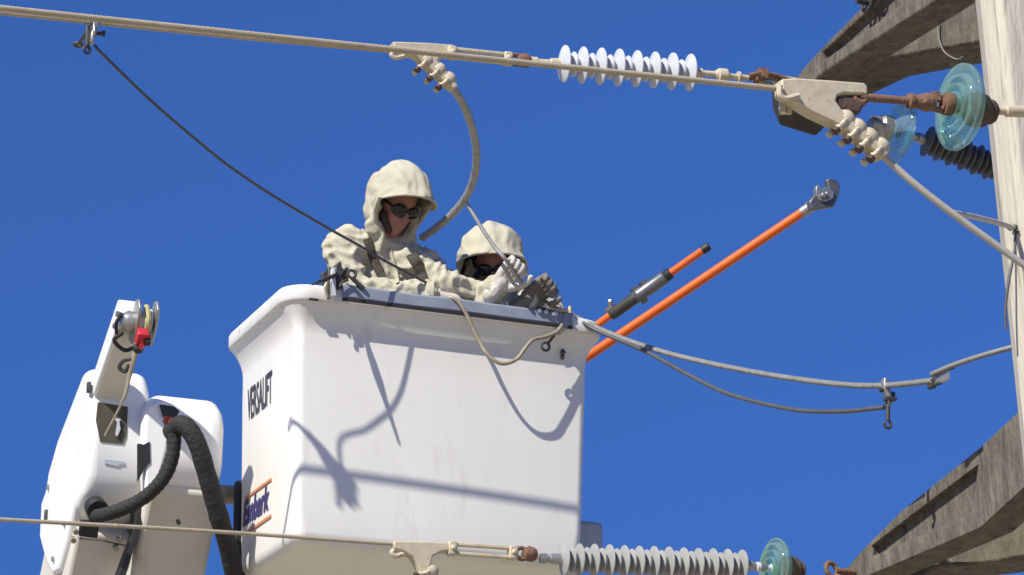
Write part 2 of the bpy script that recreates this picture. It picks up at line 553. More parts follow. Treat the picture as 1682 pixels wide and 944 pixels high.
# rusty fittings on the tip of the lower arm
bm = bmesh.new()
c0 = P(1366, 936, 12.0)
ring(bm, c0, u * .3 + n + z * .2, .03, .010); cyl(bm, c0 + u * .02, c0 + u * .10, .012)
ring(bm, c0 + u * .05 - z * .02, n * .5 + z, .028, .009)
link('tip_shackle', bm, 'rust', t2)

# ================================================================ LIFT BUCKET
Tc = P(488, 497, 12.7)
LB, DB, HB = 1.325, .765, 1.02
zT = Tc.z

def bucket_pt(a, b, h): return V((Tc.x, Tc.y, 0)) + u * a + v * b + z * (zT + h)
def rimpt(x, y, off):
    return onplane(x, y, bucket_pt(.3, -off, 0), n)

def rrect(x0, x1, y0, y1, r, k=6):
    pts = []
    for cx, cy, a0 in ((x0 + r, y0 + r, 180), (x1 - r, y0 + r, 270), (x1 - r, y1 - r, 0), (x0 + r, y1 - r, 90)):
        for i in range(k + 1):
            a = R(a0 + 90 * i / k)
            pts.append((cx + r * math.cos(a), cy + r * math.sin(a)))
    return pts

def bucket_pt(a, b, h): return V((Tc.x, Tc.y, 0)) + u * a + v * b + z * (zT + h)

def loft(levels):
    bm = bmesh.new(); prev = None; first = None
    for x0, x1, y0, y1, r, h in levels:
        # extra points along straight sides so that noise and bevel look right
        cur = [bm.verts.new(bucket_pt(a, b, h)) for a, b in rrect(x0, x1, y0, y1, r)]
        if prev:
            k = len(cur)
            for i in range(k):
                bm.faces.new((prev[i], prev[(i + 1) % k], cur[(i + 1) % k], cur[i]))
        else:
            first = cur
        prev = cur
    bm.faces.new(first[::-1]); bm.faces.new(prev)
    return bm

def lv(off, h, r, t=0.0):
    """ring level: off = outward offset, t = taper 0 at top to 1 at bottom"""
    return (-off + .014 * t, LB + off - .024 * t, -off + .012 * t, DB + off - .006 * t, r, h)

bucket = thing('aerial_bucket', 'white two man lift bucket with black lettering holding the workers', 'lift bucket', bucket_pt(LB / 2, DB / 2, -HB))
outer = []
for k in range(7):          # rounded bottom edge
    a = R(90 * k / 6); rb = .055
    outer.append(lv(-rb * (1 - math.sin(a)), -HB + rb * (1 - math.cos(a)), max(.018, .040 - rb * (1 - math.sin(a)) + .015), 1.0))
for k in range(1, 8):
    t = 1 - k / 8
    outer.append(lv(0.0, -HB + .055 + (HB - .055 - .16) * (1 - t) - .0, .040, t))
for o_, h_ in ((0, -.13), (.003, -.105), (.012, -.075), (.027, -.045), (.046, -.018), (.058, .002)):
    outer.append(lv(o_, h_, .042 + o_ * 1.1, 0))
inner = [lv(-.020, .045, .045), lv(-.03, .02, .04)] + [lv(-.035, -.2, .04, .2), lv(-.035, -.9, .04, .9)]
bm = loft(outer + [lv(.03, .03, .085)] + inner)
link('shell', bm, 'bucket', bucket, angle=50)
bm = loft([lv(.040, -.008, .095), lv(.062, -.004, .115), lv(.069, .008, .12), lv(.069, .055, .12), lv(.062, .066, .115), lv(.045, .070, .10), lv(-.010, .070, .055), lv(-.022, .062, .05), lv(-.022, .03, .05)])
# a closed lip: bridge the hole by removing the caps
fs = [f for f in bm.faces if len(f.verts) > 10]
bmesh.ops.delete(bm, geom=fs, context='FACES_ONLY')
link('rim', bm, 'rim', bucket, angle=50)
bm = bmesh.new()                                           # slate rubber strip over the front lip
ga = .175; gb = LB - .105
prof = [(.0705, .022), (.076, .022), (.080, .028), (.080, .070), (.074, .079), (.0, .079), (.0, .072), (.0705, .072)]
A = [bm.verts.new(bucket_pt(ga, -o_, h_)) for o_, h_ in prof]
rows = [A]
for i in range(1, 25):
    t = i / 24
    rows.append([bm.verts.new(bucket_pt(ga + (gb - ga) * t, -o_ - .002 * math.sin(t * 19), h_ + .0015 * math.sin(t * 13 + 1))) for o_, h_ in prof])
for A, B in zip(rows, rows[1:]):
    for k in range(8):
        bm.faces.new((A[k], A[(k + 1) % 8], B[(k + 1) % 8], B[k]))
bm.faces.new(rows[0][::-1]); bm.faces.new(rows[-1])
link('rim_guard', bm, 'guard', bucket, angle=30)
bm = bmesh.new()                                           # black strip standing in for the shadow under the guard
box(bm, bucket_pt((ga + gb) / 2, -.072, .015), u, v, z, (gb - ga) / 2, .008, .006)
link('guard_shadow', bm, 'black', bucket)
bm = bmesh.new()                                           # small grey step box behind the right foot
box(bm, bucket_pt(LB + .06, DB * .5, -.84), u, v, z, .11, .16, .09)
link('side_step', bm, 'cover', bucket, bevel=.02)
bm = bmesh.new()                                           # dark pivot plate on the back left edge
box(bm, bucket_pt(.075, DB + .02, -.80), u, v, z, .08, .022, .22)
link('pivot_plate', bm, 'black', bucket, bevel=.012)
bm = bmesh.new()
for a, h in ((1.20, -.09),):
    box(bm, bucket_pt(a, -.012, h), u, v, z, .006, .006, .022)
    bolt(bm, bucket_pt(a, -.02, h + .006), v, .011, .012)
link('rim_bolt', bm, 'darksteel', bucket)
bm = bmesh.new()
box(bm, bucket_pt(.05, -.0675, .0), u, v, z, .020, .004, .004)
link('drain_slot', bm, 'black', bucket)

def lettering(name, text, size, sx, bold, b0, h0, m, shear=0, tilt=0, spacing=1.0):
    cv = bpy.data.curves.new(name, 'FONT')
    cv.body = text; cv.size = size; cv.offset = bold; cv.shear = shear; cv.space_character = spacing
    tmp = bpy.data.objects.new('t', cv); COL.objects.link(tmp)
    dg = bpy.context.evaluated_depsgraph_get()
    me = bpy.data.meshes.new_from_object(tmp.evaluated_get(dg))
    bpy.data.objects.remove(tmp)
    # text runs toward the near corner on the left face
    rx = (-v); ry = z
    rx2 = (rx * math.cos(tilt) + ry * math.sin(tilt)); ry2 = (ry * math.cos(tilt) - rx * math.sin(tilt))
    for x in me.vertices:
        p = rx2 * (x.co.x * sx) + ry2 * x.co.y
        bb = b0 + p.dot(v); hh = h0 + p.z
        tt = max(0, min(1, (-.085 - hh) / (HB - .14)))
        x.co = bucket_pt(.014 * tt - .004, bb, hh)
    return link_me(name, me, m, bucket, False)

lettering('black_lettering', 'VERSALIFT', .20, .36, .0035, .648, -.345, 'ink', 0, 0, 1.0)
lettering('navy_lettering', 'Embark', .145, .80, .006, .70, -.80, 'inkblue', .25, 0, .95)
bm = bmesh.new()
for hh, l0, l1 in ((-.842, .31, .665), (-.685, .31, .665)):
    tt = (-.085 - hh) / (HB - .14)
    box(bm, bucket_pt(.014 * tt - .003, (l0 + l1) / 2, hh), v, u, z, (l1 - l0) / 2, .003, .006)
link('orange_stripe', bm, 'inkorange', bucket)
# scuffs on the front wall

# ================================================================ BOOM
x0, y0 = 140.0, 800.0
B0 = P(x0, y0, 12.95)
def side(s, h, a=0.0): return B0 + v * s + z * h + u * a
boom = thing('lift_boom', 'white fibreglass boom tip with winch jib and black hoses beside the bucket', 'lift boom', B0)
prof = [(-.01, .46), (.05, .545), (.14, .56), (.55, .36), (.70, .24), (.77, .08), (.72, -.06), (.52, -.14), (.24, -.10), (.05, -.03), (-.01, .06), (-.015, .25)]
bm = bmesh.new(); prism(bm, [side(s, h, 0) for s, h in prof], u * .27)
link('tip_housing', bm, 'boomwhite', boom, bevel=.045, bseg=5, angle=60)
prof = [(.12, .10), (.50, .24), (.74, .10), (.74, -.06), (.60, -.20), (.47, -.285), (.36, -.29), (.24, -.18), (.13, .0)]
bm = bmesh.new(); prism(bm, [side(s, h, -.012) for s, h in prof], u * .05)
link('side_plate', bm, 'boomwhite', boom, bevel=.018, bseg=3, angle=60)
ba = V(v * .60 - z * .80).normalized(); bn = (v * .8 + z * .6)
bm = bmesh.new()
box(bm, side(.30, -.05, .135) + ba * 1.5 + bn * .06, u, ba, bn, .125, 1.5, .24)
link('boom_beam', bm, 'boomshade_dirt', boom, bevel=.02, bseg=3)
# recessed window with dark back on the front of the housing
bm = bmesh.new()
wp = outline([(161, 660), (210, 668), (208, 716), (203, 729), (165, 725), (158, 690)], side(-.019, .3, .1), n)
prism(bm, wp, v * .012)
link('window_recess', bm, 'olive', boom)
bm = bmesh.new()
pf = side(-.032, .3, .1)
prism(bm, outline([(188, 686), (199, 688), (196, 692), (198, 705), (193, 716), (190, 714), (193, 694)], pf, n), v * .008)
link('window_bracket', bm, 'poly', boom)
for x, y, q in ((146, 636, 0), (76, 846, -.012)):
    c = onplane(x, y, side(0, .2, -.004 + q), u)
    bm = bmesh.new(); box(bm, c, v, u, z, .012, .008, .024)
    link('panel_latch', bm, 'darksteel', boom, bevel=.003)
for s_, h_ in ((.60, .14), (.44, -.22), (.27, -.10)):
    bm = bmesh.new(); bolt(bm, side(s_, h_, -.016), u, .012, .014); link('bolt', bm, 'steel', boom)
bm = bmesh.new()
prism(bm, outline([(172, 754), (205, 758), (205, 763), (196, 763), (196, 766), (172, 761)], side(-.018, .12, .1), n), v * .005)
link('faded_decal', bm, 'cover', boom)
# round black grommet and access hole under the housing
bm = bmesh.new()
gc = P(160, 838, 12.93)
lathe(bm, gc, (n * .8 - z * .5), [(-.06, .045), (.0, .050), (.012, .046), (.012, .035)], 24)
link('hose_grommet', bm, 'black', boom)
bm = bmesh.new()
prism(bm, outline([(134, 858), (164, 858), (160, 884), (130, 880)], P(150, 865, 12.945), n * .8 - z * .6), (v * .8 + z * .6) * .03)
link('access_hole', bm, 'black', boom)
for x, y in ((124, 872), (120, 886), (196, 886), (190, 899)):
    bm = bmesh.new(); bolt(bm, P(x, y, 12.93), n * .8 - z * .6, .013, .03); link('bolt', bm, 'wiretan', boom)
bm = bmesh.new()
tube(bm, [P(130, 884, 12.94), P(170, 888, 12.935), P(206, 896, 12.93)], .003, 6)
link('panel_seam', bm, 'dark', boom)

# right hand cap and beam
C0 = P(232, 800, 12.95)
def side2(s, h, a=0.0): return C0 + v * s + z * h + u * a
prof = [(-.03, .30), (.0, .38), (.06, .43), (.16, .44), (.38, .40), (.46, .28), (.48, .05), (.40, -.06), (.22, -.02), (.07, .0), (-.02, .10)]
bm = bmesh.new(); prism(bm, [side2(s, h, .02) for s, h in prof], u * .345)
link('elbow_cover', bm, 'boomwhite', boom, bevel=.075, bseg=5, angle=60)
bm = bmesh.new()                                            # raised lip on the left part of the cover
prism(bm, outline([(240, 668), (262, 656), (276, 660), (280, 690), (276, 735), (266, 775), (246, 826), (238, 800), (236, 720)], side2(-.045, .2, .1), n), v * .08)
link('cover_lip', bm, 'boomwhite', boom, bevel=.014, bseg=3)
bm = bmesh.new()
prism(bm, outline([(263, 664), (285, 667), (295, 675), (290, 684), (270, 686)], side2(-.058, .2, .1), n), v * .02)
link('hose_opening', bm, 'black', boom)
bm = bmesh.new()
for k in range(3):
    cyl(bm, P(272 + k * 7, 684 + k, 12.83), P(275 + k * 7, 708 + k, 12.83), .011)
    lathe(bm, P(272 + k * 7, 692 + k, 12.83), P(275, 708, 12.83) - P(272, 684, 12.83), [(-.006, .014), (.006, .014)], 10)
link('hose_fitting', bm, 'hosered', boom)
bm = bmesh.new()
prism(bm, outline([(227, 728), (236, 730), (246, 725), (247, 760), (238, 768), (227, 790)], side2(-.05, .1, .1), n), v * .02)
link('side_gap_shade', bm, 'black', boom)  # black slab painted in as the shade of this gap
ba2 = V(v * .55 - z * .83).normalized(); bn2 = (v * .83 + z * .55)
bm = bmesh.new()
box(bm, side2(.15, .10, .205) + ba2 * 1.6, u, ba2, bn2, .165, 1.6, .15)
link('elbow_beam', bm, 'boomshade_dirt', boom, bevel=.025, bseg=3)
bm = bmesh.new(); bolt(bm, P(293, 857, 12.86), n * .8 - z * .6, .01, .02); link('bolt', bm, 'darksteel', boom)
bm = bmesh.new()                                            # black plate standing in for the shade between the two beams
prism(bm, outline([(226, 770), (236, 770), (236, 850), (206, 944), (190, 960), (224, 868)], P(230, 830, 13.06), n), v * .1)
link('beam_gap_shade', bm, 'black', boom)
bm = bmesh.new(); cyl(bm, P(330, 810, 13.25), P(402, 814, 13.42), .042, 24)
link('pivot_shaft', bm, 'wiretan', boom)

# hoses in ribbed sleeves
def hose(name, px, r0, r1, ribs, amp, m='hose'):
    pts = resample(spline([P(*p) for p in px], 14), .006)
    k = len(pts)
    rr = [(r0 + (r1 - r0) * i / k) * (1 + amp * math.sin(i / k * ribs * 2 * math.pi + 2.5 * noise.noise(pts[i] * 14)) + .07 * noise.noise(pts[i] * 18)) for i in range(k)]
    bm = bmesh.new(); tube(bm, pts, rr, 18)
    return link(name, bm, m, boom, angle=180)
hose('hose', [(286, 700, 12.80), (284, 745, 12.78), (268, 785, 12.77), (238, 816, 12.78), (200, 836, 12.80), (172, 845, 12.84), (155, 848, 12.94)], .030, .029, 24, .035)
hose('hose', [(280, 712, 12.82), (300, 697, 12.77), (322, 724, 12.75), (340, 780, 12.77), (360, 850, 12.82), (378, 910, 12.9), (392, 990, 13.0)], .040, .042, 30, .010)

# jib with winch head
jib = [(150, 648), (163, 600), (187, 520), (200, 508), (214, 520)]
pj0 = P(178, 640, 12.98); 
ja = (P(214, 505, 12.78) - P(176, 650, 13.12)).normalized()
js = u; jn = js.cross(ja).normalized()
if jn.y > 0: jn = -jn
jc = P(194, 574, 12.97)
bm = bmesh.new(); prism(bm, [jc + js * a + ja * b - jn * .05 for a, b in ((-.070, -.25), (.070, -.25), (.050, .25), (-.044, .25))], jn * .10)
link('jib', bm, 'boomwhite', boom, bevel=.012, bseg=3)
bm = bmesh.new(); prism(bm, [jc + js * a + ja * b + jn * .0505 for a, b in ((-.056, -.24), (.058, -.24), (.040, .22), (-.034, .22))], jn * .004)
link('jib_panel', bm, 'boomshade_dirt', boom)
hc = P(220, 523, 12.76)
for s, nm in ((-.028, 'steel'), (.05, 'steel')):
    bm = bmesh.new()
    pts = [hc + js * (s + .03) + ja * a + jn * b for a, b in ((-.11, .04), (-.13, .0), (-.06, -.06), (.06, -.055), (.095, -.02), (.095, .03), (.02, .06), (-.08, .062))]
    prism(bm, pts, js * .012)
    link('winch_plate', bm, nm, boom, bevel=.003)
bm = bmesh.new()
lathe(bm, hc + js * .025 - ja * .005, js, [(-.012, .05), (-.004, .042), (.010, .04), (.03, .042), (.04, .05), (.046, .05)], 28)
link('sheave', bm, 'poly', boom)
bm = bmesh.new()
wc = hc - js * .02 - ja * .02
lathe(bm, wc + js * .03, -js, [(0, .042), (.035, .046), (.05, .036), (.062, .034), (.07, .018)], 20)
bolt(bm, wc - js * .05 + ja * .035, js, .012, .02); bolt(bm, wc - js * .05 - ja * .035, js, .012, .02)
link('winch_hub', bm, 'steel', boom)
bm = bmesh.new()
tube(bm, spline([wc - js * .02 - ja * .04 + jn * .03, wc - js * .05 - ja * .08 + jn * .04, wc + js * .0 - ja * .12 + jn * .05, wc + js * .04 - ja * .1 + jn * .05]), .009, 8)
tube(bm, spline([wc - js * .04 + ja * .06 + jn * .02, wc - js * .06 + ja * .02 + jn * .04, wc - js * .05 - ja * .03 + jn * .05]), .008, 8)
link('winch_cable', bm, 'black', boom)
bm = bmesh.new()
rp0 = hc + js * .045 + ja * .05 + jn * .07
tube(bm, spline([hc + js * .045 + ja * .06 - jn * .02, rp0 - jn * .01, rp0 - ja * .07 + jn * .01, rp0 - ja * .12 + jn * .012]), .013, 8)
link('winch_rope', bm, 'rope', boom)
bm = bmesh.new()
rc = P(233, 554, 12.70)
box(bm, rc, js, ja, jn, .024, .035, .02); ring(bm, rc - ja * .02, js, .03, .010)
link('hook_block', bm, 'red', boom, bevel=.006)
bm = bmesh.new()
ball(bm, P(227, 572, 12.72), .024)
box(bm, P(241, 556, 12.70), js, ja, jn, .012, .012, .03)
link('hook_weight', bm, 'black', boom)
bm = bmesh.new()
tube(bm, spline([P(222, 588, 12.74), P(204, 592, 12.76), P(196, 603, 12.77), P(205, 610, 12.77), P(212, 600, 12.76)]), .009, 8)
link('snap_hook', bm, 'darksteel', boom)
bm = bmesh.new()
tube(bm, spline([P(224, 576, 12.72), P(212, 620, 12.72), P(203, 655, 12.70), P(172, 716, 12.70)]), [.010] * 8 + [.008] * 9 + [.005] * 8, 8)
link('tail_line', bm, 'wiretan', boom)

# ================================================================ CONDUCTORS
def wire_thing(name, pts, r, m, label, cat, group=None, twist=False, sub=8, parent=None):
    bm = bmesh.new()
    if twist:
        rope(bm, resample(spline(pts, 14), .012), r)
    else:
        tube(bm, spline(pts, sub), r, 10)
    o = link(name, bm, m, parent, angle=80)
    if label:
        tag(o, label, cat, group)
    return o

GC = 'overhead power conductors'
def aline(xs, ys, df, ext=-2500):
    pts = [P(x, y, df(x)) for x, y in zip(xs, ys)]
    d = pts[0] - pts[1]
    d = d / d.length
    return [pts[0] + d * 9, pts[0] + d * 4] + pts
wire_thing('conductor', aline((0, 140, 400, 650), (20.5, 35, 61.5, 84), dA), .0100, 'wire',
           'thinner tan top conductor carrying the ground clamp and ending in clamp above the workers', 'power line', GC, True)
wire_thing('conductor', aline((0, 140, 640, 1000, 1290), (13, 28, 80, 117, 147), dB), .0095, 'wire',
           'long tan conductor at top crossing in front of the white ribbed insulator', 'power line', GC, True)
wire_thing('conductor', aline((0, 200, 400, 660), (853, 864, 876, 894.5), dL), .0078, 'wire',
           'lower tan conductor passing in front of the bucket bottom', 'power line', GC, True)

# ---- dead end (pistol) clamps
def strain_clamp(label, anchor, body, saddles, hookpx, thick, s, pad=None):
    t = thing('strain_clamp', label, 'strain clamp', anchor, 'cast dead end clamps on the conductors')
    bm = bmesh.new(); prism(bm, [p + n * thick / 2 for p in outline(body, anchor, n)], v * thick)
    link('clamp_body', bm, 'clamp', t, bevel=thick * .12, bseg=2, angle=40)
    if pad:
        bm = bmesh.new(); prism(bm, [p + n * thick * .8 for p in outline(pad, anchor, n)], v * thick * 1.6)
        link('pressure_plate', bm, 'clamp', t, bevel=thick * .2, bseg=2)
    if hookpx:
        bm = bmesh.new(); tube(bm, spline(outline(hookpx, anchor + n * thick * .6, n)), .010 * s, 8)
        link('arcing_hook', bm, 'clamp', t)
    for (x, y, dx, dy) in saddles:
        c = onplane(x, y, anchor, n)
        ax = (onplane(x + dx, y + dy, anchor, n) - c).normalized()      # across the conductor
        al = ax.cross(n).normalized()
        bm = bmesh.new()
        lathe(bm, c - ax * .012 * s, ax, [(0, .022 * s), (.008 * s, .032 * s), (.030 * s, .033 * s), (.046 * s, .025 * s), (.056 * s, .010 * s)], 16)
        ob = link('saddle', bm, 'clamp', t)
        bm = bmesh.new()
        ring(bm, c - ax * .012 * s, al, .028 * s, .008 * s, 20, ref=n)
        for sg in (-1, 1):
            cyl(bm, c + n * sg * .026 * s, c + n * sg * .026 * s + ax * -.055 * s, .007 * s, 8)
            bolt(bm, c + n * sg * .026 * s - ax * .048 * s, ax, .013 * s, .012 * s)
        link('u_bolt', bm, 'clamp', t)
        bm = bmesh.new(); bolt(bm, c + n * .026 * s - ax * .058 * s, ax, .014 * s, .016 * s); link('nut', bm, 'darkrust', t)
    return t

a1 = P(692, 86, dA(692) + .02)
strain_clamp('cream dead end clamp with three bolts above the workers', a1,
    [(642, 71), (700, 73), (742, 76), (742, 92), (722, 96), (716, 102), (722, 110), (738, 128), (750, 144), (742, 150), (728, 138), (708, 120), (690, 104), (680, 94), (660, 90), (646, 86)],
    [(697, 103, 12, -12), (717, 118, 13, -12), (733, 133, 13, -11)], [(648, 86), (643, 90), (650, 95), (664, 92)], .05, 1.0)
a2 = P(1345, 165, dB(1345))
strain_clamp('big cream dead end clamp below the upper cross arm tip', a2,
    [(1277, 134), (1300, 132), (1360, 136), (1413, 140), (1419, 146), (1419, 160), (1380, 158), (1369, 162), (1367, 170), (1378, 186), (1402, 206), (1430, 228), (1455, 256), (1444, 264), (1420, 244), (1390, 220), (1360, 204), (1330, 190), (1300, 172), (1278, 158)],
    [(1384, 200, 12, -13), (1403, 215, 12, -13), (1422, 230, 12, -13), (1441, 246, 12, -13)], [(1281, 140), (1281, 156), (1292, 162), (1312, 157)], .055, 1.0)
bm = bmesh.new()
prism(bm, [p + n * .02 for p in outline([(1369, 161), (1417, 162), (1415, 176), (1408, 190), (1385, 186), (1372, 176)], a2, n)], v * .045)
link('clamp_keeper', bm, 'darkrust', bpy.data.objects['strain_clamp.001'], bevel=.008)
bm = bmesh.new()
for dx in (0, 10):
    c = onplane(1285 + dx, 172, a2 + v * .03, n)
    box(bm, c, u, v, z, .008, .008, .030)
link('clamp_bolt', bm, 'clamp', bpy.data.objects['strain_clamp.001'])
a3 = P(692, 905, dL(692))
strain_clamp('cream dead end clamp in front of the bucket bottom', a3,
    [(643, 890), (700, 891), (738, 894), (742, 906), (722, 908), (708, 915), (704, 930), (712, 955), (690, 965), (685, 935), (674, 916), (660, 908), (645, 903)],
    [(702, 941, 14, -4), (712, 962, 14, -4)], [(647, 903), (644, 908), (650, 913), (662, 910)], .05, 1.0)

# ---- extension links (a pair of bars with a shackle)
def link_bar(name, label, pa, pb, m, mend, hw=.012, gap=.018, head=True, group='link fittings between clamps and insulators'):
    ax = (pb - pa).normalized(); L = (pb - pa).length
    up = (z - ax * z.dot(ax)).normalized(); sd_ = ax.cross(up)
    t = thing(name, label, 'link fitting', pa, group)
    for s in (-1, 1):
        bm = bmesh.new(); box(bm, (pa + pb) / 2 + up * gap * s, ax, sd_, up, L / 2, .012, hw * .55)
        link('link_bar', bm, m, t, bevel=.003)
    for q, sg in ((pa, 1), (pb, -1)):
        bm = bmesh.new()
        cyl(bm, q - sd_ * .03, q + sd_ * .03, .011, 12)
        box(bm, q, ax, sd_, up, .018, .020, gap * 1.5)
        link('clevis', bm, m, t, bevel=.006)
    if head:
        bm = bmesh.new()
        c = pb + ax * .05
        ring(bm, c - ax * .015, sd_, .022, .009, ref=ax)
        lathe(bm, c, ax, [(-.01, .012), (.0, .026), (.03, .030), (.045, .022), (.05, .012)], 16)
        ball(bm, c + ax * .02 + up * .022, .012, 1)
        link('socket_eye', bm, mend, t)
    return t

def pa_(x, y): return P(x, y, dA(x))
link_bar('extension_link', 'long cream bar link above the workers with rusty socket end', pa_(742, 87), pa_(834, 96.5), 'clamp', 'rust')
link_bar('extension_link', 'long cream bar link in front of the bucket with rusty socket end', P(742, 901, dL(742)), P(842, 908, dL(842)), 'clamp', 'rust')

# ---- polymer insulators
def polymer(label, p0, p1, nbig, rb, rs, rodext0, rodext1, m, mrod, group='ribbed polymer insulators', th=.85):
    ax = (p1 - p0).normalized(); L = (p1 - p0).length
    t = thing('polymer_insulator', label, 'insulator', p0, group)
    bm = bmesh.new(); cyl(bm, p0, p1, rs * .52, 20); link('core', bm, m, t)
    for q, d, e in ((p0, -ax, rodext0), (p1, ax, rodext1)):
        bm = bmesh.new()
        lathe(bm, q - d * .01, d, [(0, .022), (.05, .020), (.055, .013), (e - .02, .013), (e - .015, .020), (e + .012, .020), (e + .015, .008)], 14)
        link('end_fitting', bm, mrod, t)
    k = nbig * 2 - 1
    st = L / (k - .2)
    for i in range(k):
        r = rb if i % 2 == 0 else rs
        bm = bmesh.new()
        lathe(bm, p0 + ax * (st * (i + .15)), ax, [(.009 + (h_ - .009) * th, k_ * r * (1 + .012 * math.sin(i * 2.3))) for h_, k_ in ((-.010, .3), (-.004, .55), (.008, .93), (.0105, .99), (.013, 1), (.0165, .99), (.019, .93), (.024, .6), (.028, .3))], 32)
        link('shed', bm, m, t)
    return t
polymer('bright white ribbed insulator at top centre', pa_(920, 104), pa_(1138, 119), 8, .077, .052, .125, .13, 'poly', 'clamp')
polymer('long grey ribbed insulator low in front of the bucket corner', P(920, 918, dL(920)), P(1222, 929, dL(1222)), 13, .064, .050, .08, .09, 'polygrey', 'steel', th=.6)
polymer('short white ribbed insulator partly hidden behind the pole', P(1518, 230, 12.93), P(1668, 286, 13.02), 8, .068, .056, .07, .08, 'polydark', 'steel', th=.7)

# ---- hardware between the white insulator and the upper arm tip
t = thing('shackle', 'tan shackle chain between white insulator and upper arm tip', 'shackle', pa_(1190, 124), 'link fittings between clamps and insulators')
bm = bmesh.new()
a, b = pa_(1178, 123), pa_(1200, 125); ax = (b - a).normalized()
lathe(bm, a, ax, [(0, .018), (.006, .030), (.04, .030), (.046, .02), (.06, .012), (.09, .012), (.092, .024), (.10, .024), (.102, .012), (.14, .012)], 14)
link('socket', bm, 'clamp', t)
bm = bmesh.new()
c = pa_(1246, 128)
for s in (-1, 1):
    tube(bm, spline([c - ax * .05 + n * .02 * s, c + n * .024 * s + z * .012, c + ax * .07 + n * .014 * s + z * .012, c + ax * .13 + n * .01 * s]), .011, 8)
cyl(bm, c - n * .045 + ax * .01, c + n * .045 + ax * .01, .014)
box(bm, c + z * .028 + ax * .02, u, v, z, .02, .016, .014)
link('shackle_bow', bm, 'rust', t)
bm = bmesh.new()
tube(bm, spline([pa_(1254, 124), pa_(1275, 127), pa_(1300, 130), pa_(1316, 134)]), .012, 8)
tube(bm, spline([pa_(1248, 134), pa_(1276, 139), pa_(1300, 140)]), .011, 8)
link('eye_bolt', bm, 'wire', t)

# ---- glass discs
def glass_disc(label, c, ax, r, m, mcap, mpin, pin, cap, group='glass disc insulators'):
    """ax points from the pin side to the cap side"""
    ax = ax.normalized()
    t = thing('glass_insulator', label, 'insulator', c, group)
    bm = bmesh.new()
    lathe(bm, c, ax, [(-.005, .03), (-.035, .034), (-.038, .045), (-.012, .050), (-.034, .062), (-.036, .072), (-.008, .078), (-.028, .092), (-.028, .100), (-.004, .108),
                      (-.014, r * .95), (-.012, r), (-.002, r * 1.0), (.012, r * .93), (.026, r * .72), (.040, r * .5), (.05, r * .36), (.05, .03)], 48)
    link('disc', bm, m, t, angle=80)
    bm = bmesh.new()
    lathe(bm, c + ax * .035, ax, [(0, .052), (.02, .056), (.05, .052), (.06, .040), (.075, .040), (cap, .034), (cap + .008, .018)], 24)
    link('cap', bm, mcap, t)
    bm = bmesh.new()
    lathe(bm, c, -ax, [(0, .026), (.02, .022), (.026, .011), (pin, .011), (pin + .004, .020), (pin + .018, .020)], 16)
    link('pin', bm, mpin, t)
    return t
glass_disc('large aqua glass disc in front of the pole edge', P(1578, 176, dB(1578)), u, .139, 'glass', 'darkrust', 'rust', .05, .085)
glass_disc('pale blue glass disc behind the big cream clamp', P(1476, 216, 12.86), -u + z * .12, .135, 'glassblue', 'steel', 'steel', .09, .10)
glass_disc('small dark aqua glass disc beside the lower arm tip', P(1275, 934, dL(1275)), u, .122, 'glass', 'darkrust', 'poly', .07, .08)
# rusty link from the big clamp to the large glass disc
t = thing('extension_link', 'rusty rod and socket joining big cream clamp to aqua disc', 'link fitting', P(1420, 160, dB(1420)), 'link fittings between clamps and insulators')
bm = bmesh.new()
ra, rb_ = P(1412, 159, dB(1412)), P(1498, 166, dB(1498))
cyl(bm, ra, rb_, .013, 12); ring(bm, ra, n, .020, .012)
link('link_rod', bm, 'rust', t)
bm = bmesh.new()
ax = (rb_ - ra).normalized()
lathe(bm, rb_, ax, [(-.015, .016), (-.012, .024), (.0, .026), (.01, .02), (.05, .030), (.075, .026), (.08, .014)], 16)
ball(bm, rb_ + ax * .035 - z * .008 + n * .025, .012, 1)
link('socket', bm, 'rust', t)
bm = bmesh.new()
c = P(1545, 170, dB(1545))
ring(bm, c - ax * .01, n, .022, .010, ref=ax)
lathe(bm, c + ax * .005, ax, [(0, .012), (.005, .034), (.03, .036), (.05, .026), (.055, .013), (.08, .013)], 16)
box(bm, c - ax * .02 + z * .02, ax, n, z, .014, .014, .014)
link('shackle_bow', bm, 'rust', t)
bm = bmesh.new(); e0 = P(1630, 181.5, dB(1630)); ed = (P(1800, 186, dB(1800)) - e0).normalized()
lathe(bm, e0, ed, [(0, .013), (.045, .013), (.049, .019), (.55, .019), (.554, .013), (7.0, .013)], 12)
tag(link('extension_link', bm, 'clamp'), 'cream rod beyond the large aqua disc crossing the pole face', 'link fitting', 'link fittings between clamps and insulators')

# ================================================================ JUMPERS AND CABLES
GJ = 'stranded jumper cables'
wire_thing('jumper_cable', [P(744, 145, 12.30), P(760, 170, 12.45), P(774, 205, 12.60), P(782, 245, 12.75), P(780, 285, 12.88), P(766, 322, 13.00), P(742, 352, 13.10), P(715, 375, 13.20), P(692, 391, 13.27)],
           .0175, 'wiregrey', 'thick grey stranded jumper curving down from clamp with loose end by the tall worker', 'jumper cable', GJ, True)
wire_thing('jumper_cable', [P(1446, 252, 9.42), P(1500, 300, 9.41), P(1560, 347, 9.41), P(1630, 398, 9.42), P(1690, 441, 9.43), P(1800, 520, 9.45), P(2100, 700, 9.6), P(2700, 860, 10.0), P(3600, 800, 10.8)],
           .0115, 'wirepale', 'thick grey jumper running down right from big cream clamp across the pole', 'jumper cable', GJ, False)
t = wire_thing('branch_wire', [P(1557, 347, 9.43), P(1600, 356, 9.8), P(1640, 366, 10.2), P(1664, 374, 10.44)], .0095, 'wirepale',
               'short grey branch wire leading to small clamp on the pole face', 'wire')
bm = bmesh.new()
c = P(1666, 375, 10.45)
for k in range(3):
    ball(bm, c + u * (-.016 + k * .018) + z * (.006 * math.sin(k * 2)), .012, 1)
